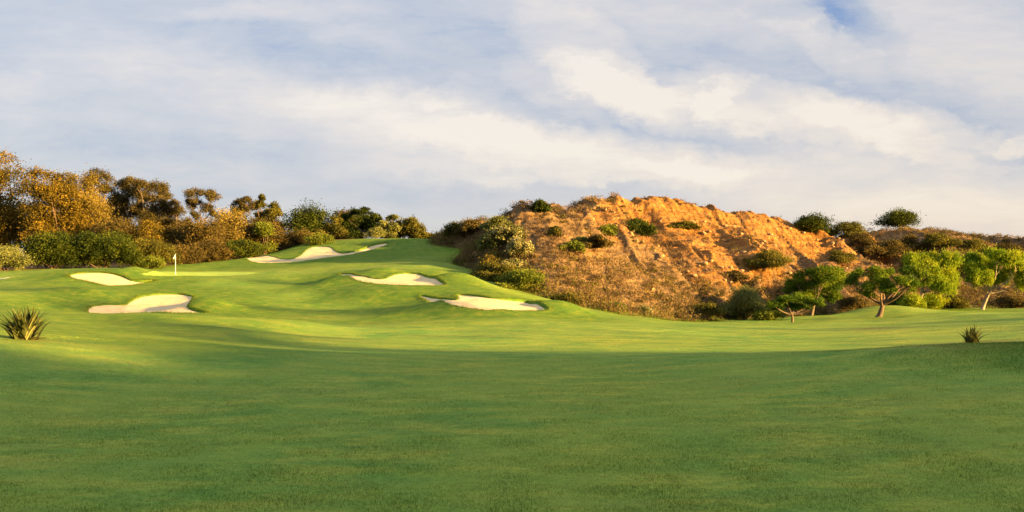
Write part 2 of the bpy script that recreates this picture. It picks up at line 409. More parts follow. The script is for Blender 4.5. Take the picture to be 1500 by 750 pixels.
# putting green sheet
gpl = [(205,402.5),(215,399.5),(260,398),(320,397.6),(370,399),(380,400.5),(360,403),(310,405),(250,405.5),(215,404.5)]
gp = np.array([ray(a, b, ground_base, 70, 99)[:2] for a, b in gpl])
for _ in range(3):
    n = np.roll(gp, -1, 0); gp = np.stack([.75*gp+.25*n, .25*gp+.75*n], 1).reshape(-1, 2)
lo = gp.min(0)-.2; hi = gp.max(0)+.2
sx, sy, fa = grid(np.arange(lo[0], hi[0], .2), np.arange(lo[1], hi[1], .2))
keep = (sdf(sx, sy, gp)[fa] < .05).all(1); fa = fa[keep]
used = np.unique(fa); mp = np.full(len(sx), -1); mp[used] = np.arange(len(used))
o = mesh_obj('putting_green', np.c_[sx, sy, ground_z(sx, sy)+.02][used], mp[fa], M_GREEN, smooth=True)
tag(o, kind='structure')

# cart path at the far left
m, t = newmat('path_concrete'); M_PATH = m
pos = t.n('ShaderNodeNewGeometry').outputs['Position']
c = t.ramp(t.noise(pos, 3., 5, .6), [(.3, (.20,.21,.24)), (.7, (.30,.31,.34))])
p = t.n('ShaderNodeBsdfPrincipled', {'Base Color': c, 'Roughness': .9}); t.n('ShaderNodeOutputMaterial', {'Surface': p.outputs[0]})
pl = np.array([ray(a, b, ground_base, 50, 99)[:2] for a, b in ((-60,415),(-20,411),(0,409),(10,408),(16,406.5))])
pl = np.array([pl[0]+(pl[-1]-pl[0])*0+0*pl[0], *pl[1:]])
tv = []; 
for i_, c_ in enumerate(pl):
    w2 = .9*(1-i_/5.)+.15
    for s_ in np.linspace(-1, 1, 7): tv.append((c_[0]+s_*w2*.3, c_[1]+s_*w2))
tv = np.array(tv); pf = [(a*7+b, a*7+b+1, a*7+b+8, a*7+b+7) for a in range(4) for b in range(6)]
o = mesh_obj('cart_path', np.c_[tv, ground_z(tv[:, 0], tv[:, 1])+.03], np.array(pf)[:, ::-1], M_PATH, smooth=True); tag(o, kind='structure')

# hill mesh
xs = np.r_[np.arange(-22, 78, .19), np.arange(78, 125, .6), grow(125, .8, 1.15, 260)]
ys = np.r_[np.arange(62, 130, .19), np.arange(130, 142, .5), grow(142, .7, 1.12, 290)]
X, Y, FA = grid(xs, ys)
Z = hill_z(X, Y)
Hh = htps(np.clip(X, -20, 125), np.clip(Y, 66, 205))
keep = (Hh[FA] > -1.2).any(1); FA = FA[keep]
crestm = sstep(5., 11, Hh)*sstep(5, 12, X)*(1-sstep(50, 62, X))
bare = np.clip(.25 + .5*crestm + .3*fbm(X*.13+.1*Y, Y*.09, 91, 4)*1.6 + .25*sstep(0, 14, X)*(1-sstep(42, 58, X)) - .35*(1-sstep(1.5, 4, Hh)), 0, 1)
used = np.unique(FA); mp = np.full(len(X), -1); mp[used] = np.arange(len(used))
hill = mesh_obj('hill', np.c_[X, Y, Z][used], mp[FA], M_EARTH, smooth=True, attrs={'bare': bare[used]})
tag(hill, kind='structure')
# ---------------------------------------------------------------- foliage
def leaf_material(name, stops, trans=.35, rough=.7):
    m, t = newmat(name)
    c = t.ramp(t.attr('tint'), stops)
    p = t.n('ShaderNodeBsdfPrincipled', {'Base Color': c, 'Roughness': .8, 'Specular IOR Level': .08})
    tr = t.n('ShaderNodeBsdfTranslucent', {'Color': c})
    mx = t.n('ShaderNodeMixShader', {0: trans, 1: p.outputs[0], 2: tr.outputs[0]})
    t.n('ShaderNodeOutputMaterial', {'Surface': mx.outputs[0]})
    return m
L = {
 'gold':  leaf_material('golden_leaves', [(0,(.022,.024,.004)), (.45,(.080,.058,.007)), (1,(.22,.15,.018))], .4),
 'paleg': leaf_material('pale_golden_leaves', [(0,(.040,.035,.007)), (.5,(.13,.095,.018)), (1,(.29,.22,.05))], .4),
 'euc':   leaf_material('eucalyptus_leaves', [(0,(.020,.018,.005)), (.5,(.045,.037,.010)), (1,(.11,.085,.024))], .25),
 'brown': leaf_material('brown_leaves', [(0,(.020,.016,.005)), (.5,(.052,.040,.010)), (1,(.14,.098,.022))], .3),
 'dark':  leaf_material('dark_green_leaves', [(0,(.009,.016,.002)), (.5,(.022,.034,.003)), (1,(.085,.095,.008))], .25),
 'olive': leaf_material('olive_leaves', [(0,(.022,.025,.004)), (.5,(.058,.057,.008)), (1,(.15,.13,.020))], .3),
 'sage':  leaf_material('sage_leaves', [(0,(.045,.055,.014)), (.5,(.10,.11,.028)), (1,(.20,.20,.055))], .3),
 'pine':  leaf_material('pine_needles', [(0,(.012,.032,.002)), (.5,(.042,.080,.004)), (1,(.16,.19,.010))], .25),
 'lime':  leaf_material('weeping_leaves', [(0,(.045,.095,.004)), (.45,(.13,.185,.007)), (1,(.31,.31,.016))], .35),
 'mid':   leaf_material('mid_green_leaves', [(0,(.035,.055,.006)), (.5,(.080,.100,.010)), (1,(.17,.18,.022))], .3),
 'pale':  leaf_material('pale_leaves', [(0,(.06,.065,.018)), (.55,(.14,.14,.045)), (1,(.42,.36,.17))], .25),
 'dry':   leaf_material('dry_brush_twigs', [(0,(.05,.033,.018)), (.5,(.12,.078,.038)), (1,(.27,.18,.08))], .2),
}
def bark_material(name, a, b):
    m, t = newmat(name); pos = t.n('ShaderNodeNewGeometry').outputs['Position']
    n_ = t.noise(t.vec(pos, (1,1,.3)), 5., 5, .65)
    c = t.ramp(n_, [(.35, a), (.65, b)])
    bm = t.n('ShaderNodeBump', {'Strength': .7, 'Distance': .05, 'Height': n_}).outputs[0]
    p = t.n('ShaderNodeBsdfPrincipled', {'Base Color': c, 'Roughness': .9, 'Normal': bm})
    t.n('ShaderNodeOutputMaterial', {'Surface': p.outputs[0]}); return m
BK = {'grey': bark_material('grey_bark', (.05,.036,.022), (.12,.085,.053)), 'brown': bark_material('brown_bark', (.04,.026,.014), (.11,.068,.038)),
      'pale': bark_material('pale_bark', (.12,.09,.06), (.27,.22,.15))}

def unit(v): return v/np.maximum(np.linalg.norm(v, axis=-1, keepdims=True), 1e-9)
def leafquads(pos, nrm, size, asp, rg, droop=0.):
    n = len(pos)
    a = rg.normal(size=(n, 3)); a[:, 2] -= droop*3
    t_ = unit(a - nrm*(a*nrm).sum(1, keepdims=True)); b = np.cross(nrm, t_)
    s = size*(.55+.9*rg.random(n))[:, None]
    w_ = s*asp
    v = np.stack([pos - t_*s*.5, pos + b*w_*.5 + t_*s*.05, pos + t_*s*.5, pos - b*w_*.5 + t_*s*.05], 1).reshape(-1, 3)
    return v, np.arange(4*n).reshape(n, 4)

def subclumps(C, Rr, rg, m=11, k=(.30, .50)):
    oc = []; orr = []; oid = []
    for i, (c, r) in enumerate(zip(C, Rr)):
        d = unit(rg.normal(size=(m, 3))); d[:, 2] = np.where(d[:, 2] < -.35, -d[:, 2], d[:, 2])
        f = .45+.45*rg.random((m, 1))
        oc.append(c + d*r*f); s = k[0]+(k[1]-k[0])*rg.random((m, 1)); orr.append(np.minimum(r*s, r.mean()*s*1.3)*np.array([1,1,.85])); oid += [i]*m
    return np.concatenate(oc), np.concatenate(orr), np.array(oid)

def foliage(C, Rr, n, leaf, rg, asp=.6, sub=11, droop=0., fuzz=.25, hollow=.35, k=(.30,.50)):
    C = np.array(C, float); Rr = np.array(Rr, float)
    if sub: S, T, ids = subclumps(C, Rr, rg, sub, k)
    else: S, T, ids = C, Rr, np.arange(len(C))
    wt = (T.mean(1)**2); wt /= wt.sum()
    i = rg.choice(len(S), n, p=wt)
    d = unit(rg.normal(size=(n, 3)))
    rr = hollow+(1-hollow)*rg.random((n, 1))**.6 + fuzz*np.abs(rg.normal(size=(n, 1)))*(rg.random((n,1)) < .35)
    pos = S[i] + d*rr*T[i]
    if droop: pos[:, 2] -= droop*rg.random(n)**2*T[i].mean(1)*2.2
    nr = unit(d*.7 + rg.normal(size=(n, 3))*.75)
    if droop: nr[:, 2] *= .35; nr = unit(nr)
    v, f = leafquads(pos, nr, leaf, asp, rg, droop)
    ct = rg.random(len(C)); st = rg.random(len(S))
    tint = np.clip(.32*ct[ids[i]] + .48*st[i] + .20*rg.random(n), 0, 1)
    return v, f, np.repeat(tint, 4)

def tube(pts, rad, sides=7):
    pts = np.asarray(pts, float); n = len(pts); tg = unit(np.gradient(pts, axis=0))
    up = np.where(np.abs(tg[:, 2:3]) > .9, [[1., 0, 0]], [[0, 0, 1.]])
    a = unit(np.cross(tg, up)); b = np.cross(tg, a)
    an = np.linspace(0, 2*np.pi, sides, endpoint=False)
    v = pts[:, None] + (a[:, None]*np.cos(an)[None, :, None] + b[:, None]*np.sin(an)[None, :, None])*np.asarray(rad)[:, None, None]
    i = np.arange((n-1)*sides); r = i//sides; c = i % sides
    return v.reshape(-1, 3), np.c_[r*sides+c, r*sides+(c+1) % sides, (r+1)*sides+(c+1) % sides, (r+1)*sides+c]
def bend(a, b, n, wob, rg, sag=.12):
    a = np.array(a, float); b = np.array(b, float); t = np.linspace(0, 1, n)[:, None]; L_ = np.linalg.norm(b-a)
    p = a+(b-a)*t; off = rg.normal(size=3)*wob*L_
    p += np.sin(t*np.pi)*off*[1, 1, .4]; p[:, 2] += np.sin(t[:, 0]*np.pi)*-sag*L_*.5
    return p
def merge(parts):
    vs = []; fs = []; k = 0
    for v, f in parts: vs.append(v); fs.append(f+k); k += len(v)
    return np.concatenate(vs), np.concatenate(fs)
def wood(base, fork, C, r0, rg, stems=1, lim=10, twig=.12):
    parts = []
    if stems > 1:
        for s in range(min(stems, len(C))):
            e = C[(s*len(C))//stems]; b = np.array(base)+[*(rg.normal(size=2)*r0*1.5), -.15]
            parts.append(tube(bend(b, e, 7, .08, rg), np.linspace(r0, r0*.2, 7), 5))
    else:
        b = np.array(base, float); b[2] -= .25
        n = 8; p = bend(b, fork, n, .05, rg, 0); rad = np.linspace(r0*1.0, r0*.62, n); rad[0] = r0*1.5; rad[1] = r0*1.15
        parts.append(tube(p, rad, 8))
        idx = rg.permutation(len(C))[:lim]
        for i in idx:
            e = np.array(C[i]); st = p[-1] if rg.random() < .65 else p[-2]
            q = bend(st, e, 7, .09, rg); r1 = r0*(.28+.22*rg.random())
            parts.append(tube(q, np.linspace(r1*1.2, r1*.25, 7), 6))
            for _ in range(2):
                s0 = q[rg.integers(3, 6)]; e2 = e+rg.normal(size=3)*np.linalg.norm(e-st)*twig
                parts.append(tube(bend(s0, e2, 5, .08, rg), np.linspace(r1*.5, r1*.12, 5), 5))
    return merge(parts)

PLANTS = []
def plant(name, label, cat, Y, clumps, n, leaf, mat,  base=None, fork=None, bark='brown', r0=.18, stems=1, group=None, seed=0, deep=1.0,
          asp=.6, sub=13, droop=0., fuzz=.25, lim=8, hollow=.2, k=(.42,.66), surf=None, crown='crown', yoff=None):
    rg = np.random.default_rng(seed+int(abs(clumps[0][0]*13+clumps[0][1]*7)))
    s = Y/F; C = []; Rr = []; n = int(n*2.9); leaf = leaf*.82
    cx = np.mean([c[0] for c in clumps]); half = max(1e-3, (max(c[0]+c[2] for c in clumps)-min(c[0]-c[2] for c in clumps))/2)
    if mat == 'euc': clumps = [(p_, q_, a_*1.22, b_*1.55) for p_, q_, a_, b_ in clumps]; n = int(n*1.3)
    if mat == 'pine': clumps = [(p_, q_+2, a_*1.22, b_*1.6) for p_, q_, a_, b_ in clumps]
    if stems > 1 and surf is None:
        xa = min(c_[0]-c_[2]*.6 for c_ in clumps); xb = max(c_[0]+c_[2]*.6 for c_ in clumps); rr_ = np.mean([c_[2] for c_ in clumps])*.95
        for p_ in np.linspace(xa, xb, max(3, int((xb-xa)/rr_/.8))):
            g_ = float(ground_base(np.array([(p_-750)/F*Y]), np.array([Y]))[0]); clumps = clumps+[(p_, HZ-(g_-CAMZ)/Y*F-rr_*.6, rr_, rr_)]
        n = int(n*1.25)
    if droop: clumps = [(p_, q_, a_*1.12, b_*1.4) for p_, q_, a_, b_ in clumps]
    for q, (px, py, rx, ry) in enumerate(clumps):
        x, y, z = w(px, py, Y)
        e = abs(px-cx)/half
        dy = (rg.random()*2-1)*half*s*.62*deep*math.sqrt(max(.05, 1-e*e)) if len(clumps) > 1 else 0
        C.append((x, y+dy, z)); Rr.append((rx*s, (rx+ry)/2*s*deep, ry*s))
    bx = (base[0] if base else cx); X0 = (bx-750)/F*Y
    zb = float((surf or ground_base)(np.array([X0]), np.array([Y]))[0])
    root = empty(name, (X0, Y, zb)); tag(root, label, cat, group)
    o0 = np.array([X0, Y, zb])
    v, f, ti = foliage(C, Rr, n, leaf, rg, asp, sub, droop, fuzz, hollow, k)
    mesh_obj(crown, v-o0, f, L[mat], root, attrs={'tint': ti})
    if fork: fk = np.array(w(fork[0], fork[1], Y))
    else:
        top = np.mean([c[2] for c in C]); fk = np.array([np.mean([c[0] for c in C])*.5+X0*.5, Y, zb+(top-zb)*.6])
    v, f = wood(o0, fk, C, r0, rg, stems, lim)
    mesh_obj('trunk' if stems == 1 else 'stems', v-o0, f, BK[bark], root, smooth=True)
    return root

def auto(x0, x1, y0, y1, n, seed=1, rk=.22, flat=.9, top=True):
    rg = np.random.default_rng(seed*31+n+int(x1)); cx, cy = (x0+x1)/2, (y0+y1)/2; hx, hy = (x1-x0)/2, (y1-y0)/2
    o = []
    while len(o) < n:
        a, b = rg.random(2)*2-1
        lim_ = 1 if b < 0 or not top else 2.2       # keep the bottom wide
        if a*a + (b*b if b < 0 else (b**4)) > 1: continue
        r = rk*min(hx, hy*1.3)*(.75+.6*rg.random())*2.0
        o.append((cx+a*(hx-r*.75), cy+b*(hy-r*.7), r, r*flat))
    return o

TG = 'trees in the wood behind the green'
def sh(*a): return auto(*a)
# tall trees, back row
plant('golden_tree', 'tallest golden brown tree, cut by the left edge of the photo', 'tree', 121, auto(-75,62,235,396,60,3,.17)+[(20,240,20,15),(50,258,13,13),(-8,236,18,15),(10,268,28,22),(42,288,22,22),(-20,262,24,22)], 16000, .30, 'gold', base=(-5,0), r0=.35, fuzz=.5, group=TG)
plant('golden_tree', 'bright orange golden tree right of the tallest one, behind the dark shrubs', 'tree', 116, auto(40,130,250,394,42,4,.19)+[(60,258,12,12),(48,262,12,14)], 13000, .27, 'gold', base=(88,0), r0=.28, fuzz=.6, group=TG)
plant('golden_tree', 'pale feathery golden tree touching the dark eucalyptus', 'tree', 118, auto(88,160,252,372,30,5,.20)+[(104,262,9,8),(118,268,8,8)], 8500, .25, 'paleg', base=(122,0), r0=.2, fuzz=.8, group=TG)
plant('eucalyptus_tree', 'dark eucalyptus with one high clump just right of the golden trees', 'tree', 128, [(134,268,8,7),(152,263,13,9),(160,283,11,8),(138,298,12,9),(152,318,14,10),(160,336,12,9)], 4200, .26, 'euc', base=(152,0), fork=(152,305), bark='grey', r0=.26, group=TG, asp=.4)
plant('eucalyptus_tree', 'tall broad eucalyptus with a forked pale trunk, left of the pair', 'tree', 130, [(176,276,11,8),(190,271,12,8),(168,294,10,10),(197,289,12,10),(180,300,12,8),(172,318,11,9),(198,312,9,7)], 4800, .26, 'euc', base=(184,0), fork=(186,318), bark='grey', r0=.30, group=TG, asp=.4)
plant('eucalyptus_tree', 'tall broad eucalyptus with open lower branches, right of the pair', 'tree', 127, [(208,274,11,7),(225,277,12,9),(214,292,14,9),(237,290,9,9),(204,306,8,8),(230,308,12,9),(241,304,7,8),(220,322,12,8)], 5200, .26, 'euc', base=(208,0), fork=(210,325), bark='grey', r0=.28, group=TG, asp=.4)
plant('eucalyptus_tree', 'smaller sparse eucalyptus between the pair and the lone one', 'tree', 129, [(257,300,7,6),(264,312,8,8),(251,316,8,8),(270,326,7,6),(258,333,10,7),(246,334,8,8),(274,340,8,7)], 2600, .25, 'euc', base=(262,0), fork=(262,345), bark='grey', r0=.2, group=TG, asp=.4)
plant('eucalyptus_tree', 'lone airy eucalyptus standing clear against the sky', 'tree', 124, [(290,286,11,6),(304,283,7,5),(279,303,6,7),(288,298,9,5),(312,293,9,7),(300,307,10,6),(310,316,6,6),(288,318,7,5),(277,296,4,4)], 3000, .24, 'euc', base=(290,0), fork=(292,328), bark='grey', r0=.24, group=TG, asp=.4)
plant('eucalyptus_tree', 'small dark eucalyptus with ragged top left of the conical tree', 'tree', 138, [(350,300,8,6),(362,294,7,5),(371,303,8,6),(358,308,8,6),(346,312,7,6)], 2200, .27, 'euc', base=(360,0), fork=(360,318), bark='grey', r0=.2, group=TG, asp=.4)
plant('conical_tree', 'dark olive tree with a pointed top behind the brown brush', 'tree', 136, [(386,292,5,7),(384,303,9,8),(398,304,9,8),(388,316,15,10),(404,316,11,10),(392,332,20,12),(406,336,9,12)], 4800, .28, 'olive', base=(392,0), r0=.25, group=TG)
plant('oak_tree', 'big round dark green tree in the middle of the wood', 'tree', 132, auto(412,492,300,378,28,6,.24), 9500, .27, 'dark', base=(452,0), r0=.3, group=TG)
plant('thin_tree', 'thin brownish tree between the round green tree and the dense one', 'tree', 136, auto(476,526,303,368,18,7,.27), 3800, .27, 'brown', base=(500,0), r0=.18, fuzz=.6, group=TG)
plant('olive_tree', 'yellow green tree leaning on the right side of the round green one', 'tree', 129, auto(470,512,316,368,9,8,.27), 3200, .26, 'olive', base=(490,0), r0=.18, group=TG)
plant('bushy_tree', 'dense dark green tree with lumpy top on the hill skyline', 'tree', 131, [(506,318,9,7),(520,311,8,6),(536,312,11,7),(512,332,14,10),(534,328,15,11),(549,320,9,9),(548,338,13,11),(520,346,14,10)], 6500, .25, 'dark', base=(530,0), r0=.16, lim=3, group=TG)
plant('bushy_tree', 'green tree with pale highlights, third from the right of the wood', 'tree', 130, [(575,321,8,6),(565,334,10,9),(579,337,9,9),(570,348,13,8),(556,344,9,8)], 3600, .27, 'sage', base=(570,0), r0=.16, group=TG)
plant('olive_tree', 'round olive tree, last tall one before the gap in the skyline', 'tree', 131, auto(582,622,316,360,16,9,.28), 3800, .26, 'olive', base=(602,0), r0=.18, group=TG)
plant('low_tree', 'low olive bush tapering down at the right end of the wood', 'tree', 129, [(618,343,8,6),(628,346,9,5),(637,349,7,3)], 1200, .25, 'olive', base=(626,0), r0=.1, stems=4, group=TG)
plant('eucalyptus_tree', 'broad dark eucalyptus with low crown filling the gap behind the pair', 'tree', 137, auto(132,200,284,360,16,41,.25)+auto(196,262,296,365,16,42,.25), 9000, .27, 'euc', base=(196,0), r0=.24, group=TG, asp=.4)
plant('dark_tree', 'low dark tree behind the brown thicket, left of the lone eucalyptus', 'tree', 133, auto(236,300,328,384,16,43,.26), 5200, .27, 'olive', base=(268,0), r0=.2, group=TG)
plant('dark_tree', 'dark tree behind the brown thicket, right of the lone eucalyptus', 'tree', 134, auto(304,362,322,380,16,44,.26), 5200, .27, 'olive', base=(334,0), r0=.2, group=TG)
plant('dark_tree', 'dark olive tree filling in between the thin brownish tree and the dense dark one', 'tree', 138, auto(490,560,312,358,18,45,.28), 6000, .27, 'dark', base=(525,0), r0=.2, group=TG)
plant('olive_tree', 'low olive tree between the highlighted green tree and the round olive one', 'tree', 134, auto(548,612,324,358,14,46,.3), 4200, .26, 'olive', base=(584,0), r0=.16, group=TG)
# brown and golden thicket
TH = 'trees and bushes of the brown thicket'
plant('brown_tree', 'brown tree under the eucalyptus pair, behind the dark shrubs', 'tree', 112, auto(132,208,318,390,24,11,.25), 6000, .25, 'brown', base=(172,0), r0=.16, fuzz=.5, group=TH)
plant('yellow_tree', 'yellow brown rounded tree below the right eucalyptus', 'tree', 111, auto(184,244,320,388,18,12,.26), 5200, .24, 'gold', base=(214,0), r0=.16, fuzz=.4, group=TH)
plant('brown_tree', 'dull brown tree right of the yellow brown one, behind the flagstick', 'tree', 114, auto(226,296,326,392,22,13,.25), 6000, .25, 'brown', base=(262,0), r0=.16, fuzz=.5, group=TH)
plant('brown_tree', 'wide golden brown tree below the lone eucalyptus', 'tree', 112, auto(264,342,318,394,28,14,.22), 8000, .24, 'brown', base=(302,0), r0=.18, fuzz=.7, group=TH)
plant('golden_tree', 'wispy golden tree with pale top left of the small eucalyptus', 'tree', 117, auto(310,374,304,382,24,15,.23), 6500, .23, 'paleg', base=(340,0), r0=.16, fuzz=.9, group=TH)
plant('brown_tree', 'golden brown tree in front of the pointed olive tree', 'tree', 119, auto(350,420,318,384,24,16,.24), 7000, .24, 'brown', base=(385,0), r0=.16, fuzz=.7, group=TH)
plant('yellow_shrub', 'yellow green bush amid the brown thicket in front of the pointed tree', 'bush', 115.5, auto(372,402,326,350,7,17,.35), 1800, .22, 'mid', base=(388,0), r0=.08, stems=4, group=TH)
plant('brown_bush', 'brown bush at the foot of the round green tree', 'bush', 118, auto(404,446,340,378,10,18,.3), 3200, .23, 'brown', base=(425,0), r0=.08, stems=5, group=TH)
plant('yellow_shrub', 'yellow olive bush in front of the round green tree', 'bush', 121, auto(432,470,338,374,9,19,.3), 3000, .23, 'olive', base=(450,0), r0=.08, stems=5, group=TH)
plant('green_shrub', 'bright green bush just above the winding high bunker', 'bush', 115.5, auto(452,492,346,370,9,20,.32), 2800, .2, 'mid', base=(474,0), r0=.07, stems=5, group=TH)
plant('yellow_shrub', 'small yellow bush under the dense dark tree on the skyline', 'bush', 126, auto(541,562,333,352,5,21,.4), 1300, .22, 'sage', base=(552,0), r0=.06, stems=4, group=TH)
# shrubs in front
SG = 'shrubs along the edge of the wood'
plant('sage_shrub', 'light sage green shrub at the left edge of the photo', 'bush', 87, auto(-30,44,362,398,14,22,.34), 5200, .17, 'sage', base=(8,0), r0=.07, stems=8, group=SG)
plant('dark_shrub', 'large dark green shrub left of the widest one', 'bush', 91, auto(36,118,338,396,22,23,.26), 9000, .20, 'dark', base=(78,0), r0=.1, stems=9, group=SG)
plant('dark_shrub', 'widest rounded dark green shrub above the far-left bunker', 'bush', 92, auto(102,202,336,394,28,24,.24), 12000, .20, 'dark', base=(152,0), r0=.1, stems=9, group=SG)
plant('dark_shrub', 'low dark shrub filling the gap left of the flagstick', 'bush', 98, auto(186,256,352,392,15,25,.3), 5200, .2, 'olive', base=(222,0), r0=.08, stems=7, group=SG)
plant('low_shrub', 'very low yellow green shrub between the widest dark shrub and the flagstick', 'bush', 93, auto(196,248,377,395,8,26,.4), 1800, .18, 'mid', base=(222,0), r0=.05, stems=5, group=SG)
plant('brown_bush', 'rusty brown bush low behind the flagstick', 'bush', 103, auto(240,300,358,394,12,27,.3), 4200, .21, 'brown', base=(270,0), r0=.07, stems=7, group=SG)
plant('brown_bush', 'reddish brown bush left of the dark dome shaped shrub', 'bush', 106, auto(288,334,350,390,10,28,.3), 3400, .21, 'brown', base=(310,0), r0=.07, stems=6, group=SG)
plant('dome_shrub', 'dark dome shaped green shrub above the left end of the high bunker', 'bush', 108.5, auto(324,381,350,384,14,29,.3,.8), 6000, .18, 'dark', base=(352,0), r0=.08, stems=7, group=SG)

# ---- trees on the right
PG = 'umbrella pines at the foot of the hill'
PK = dict(sub=22, hollow=.45, fuzz=.22, k=(.30,.48), asp=.45)
plant('umbrella_pine', 'largest umbrella pine, left of the three, with a wide billowing crown', 'tree', 92,
 [(1163,413,15,9),(1180,403,15,8),(1200,398,17,7),(1220,403,14,8),(1234,414,11,8),(1175,420,16,8),(1198,411,18,9),(1218,423,17,9),(1206,434,13,7),(1184,430,11,6),(1228,430,9,7),(1190,420,18,10),(1165,425,12,7),(1172,434,11,6),(1218,437,12,6)], 13000, .17, 'pine', base=(1187,465), fork=(1192,446), bark='grey', r0=.24, group=PG, lim=9, **PK)
plant('umbrella_pine', 'smallest flat topped pine standing low in front of the largest one', 'tree', 80,
 [(1131,445,10,5),(1148,439,13,6),(1168,437,15,6),(1188,442,12,6),(1160,448,13,4),(1180,449,11,4),(1140,451,8,3)], 6500, .15, 'pine', base=(1160,470), fork=(1160,459), bark='grey', r0=.13, group=PG, lim=7, **PK)
plant('umbrella_pine', 'flat crowned pine with a thick forked trunk leaning right', 'tree', 82,
 [(1253,412,9,8),(1265,402,10,7),(1278,398,11,7),(1285,410,12,7),(1300,405,12,7),(1315,400,12,7),(1330,397,12,7),(1345,405,11,8),(1350,415,8,6),(1320,413,14,7),(1262,422,11,7),(1290,422,12,6),(1305,414,13,7),(1335,424,10,6),(1272,431,10,6),(1318,428,11,6),(1295,412,14,8)], 13000, .155, 'pine', base=(1286,468), fork=(1293,446), bark='brown', r0=.30, group=PG, lim=6, **PK)
WG = 'weeping trees at the foot of the hill'
plant('weeping_tree', 'bright green weeping tree behind the forked pine', 'tree', 93,
 [(1336,384,13,9),(1362,379,15,8),(1384,384,14,11),(1374,398,19,12),(1394,404,11,14),(1350,396,16,11),(1330,392,10,9),(1366,416,13,11),(1389,420,9,11)], 16000, .36, 'lime', base=(1338,457), fork=(1352,430), bark='pale', r0=.17, group=WG, droop=.6, asp=.17, sub=18, k=(.28,.5), fuzz=.7, lim=9)
plant('weeping_tree', 'bright green weeping tree at the far right with a bare leaning trunk', 'tree', 95,
 [(1430,380,13,9),(1450,374,15,8),(1470,379,13,9),(1486,392,12,12),(1455,390,20,12),(1424,396,12,10),(1491,410,10,13),(1440,408,14,11),(1468,406,15,11),(1418,408,8,8)], 16000, .36, 'lime', base=(1438,457), fork=(1451,425), bark='pale', r0=.19, group=WG, droop=.6, asp=.17, sub=18, k=(.28,.5), fuzz=.7, lim=9)
plant('green_shrub', 'fresh green shrub around the trunk foot of the weeping tree behind the pine', 'bush', 91, auto(1322,1348,430,462,8,31,.4), 3000, .15, 'lime', base=(1336,0), r0=.05, stems=5)
plant('green_shrub', 'bright green rounded shrub right of the leaning trunk behind the forked pine', 'bush', 95, auto(1348,1380,432,457,8,32,.4), 3000, .15, 'lime', base=(1364,0), r0=.05, stems=5)
plant('dark_shrub', 'dark green shrub in shade between the forked pine and the weeping tree', 'bush', 98, auto(1300,1332,432,456,8,33,.4), 2600, .17, 'dark', base=(1316,0), r0=.05, stems=5)
plant('willow_shrub', 'tall pale green willowy shrub left of the small flat pine', 'bush', 88, auto(1064,1118,424,472,14,34,.28), 7500, .19, 'sage', base=(1090,0), r0=.06, stems=9, asp=.35, fuzz=.5)
plant('willow_shrub', 'low yellow green shrub peeping out left beneath the small flat pine', 'bush', 86, auto(1108,1142,452,472,8,35,.4), 2600, .16, 'mid', base=(1125,0), r0=.05, stems=5)

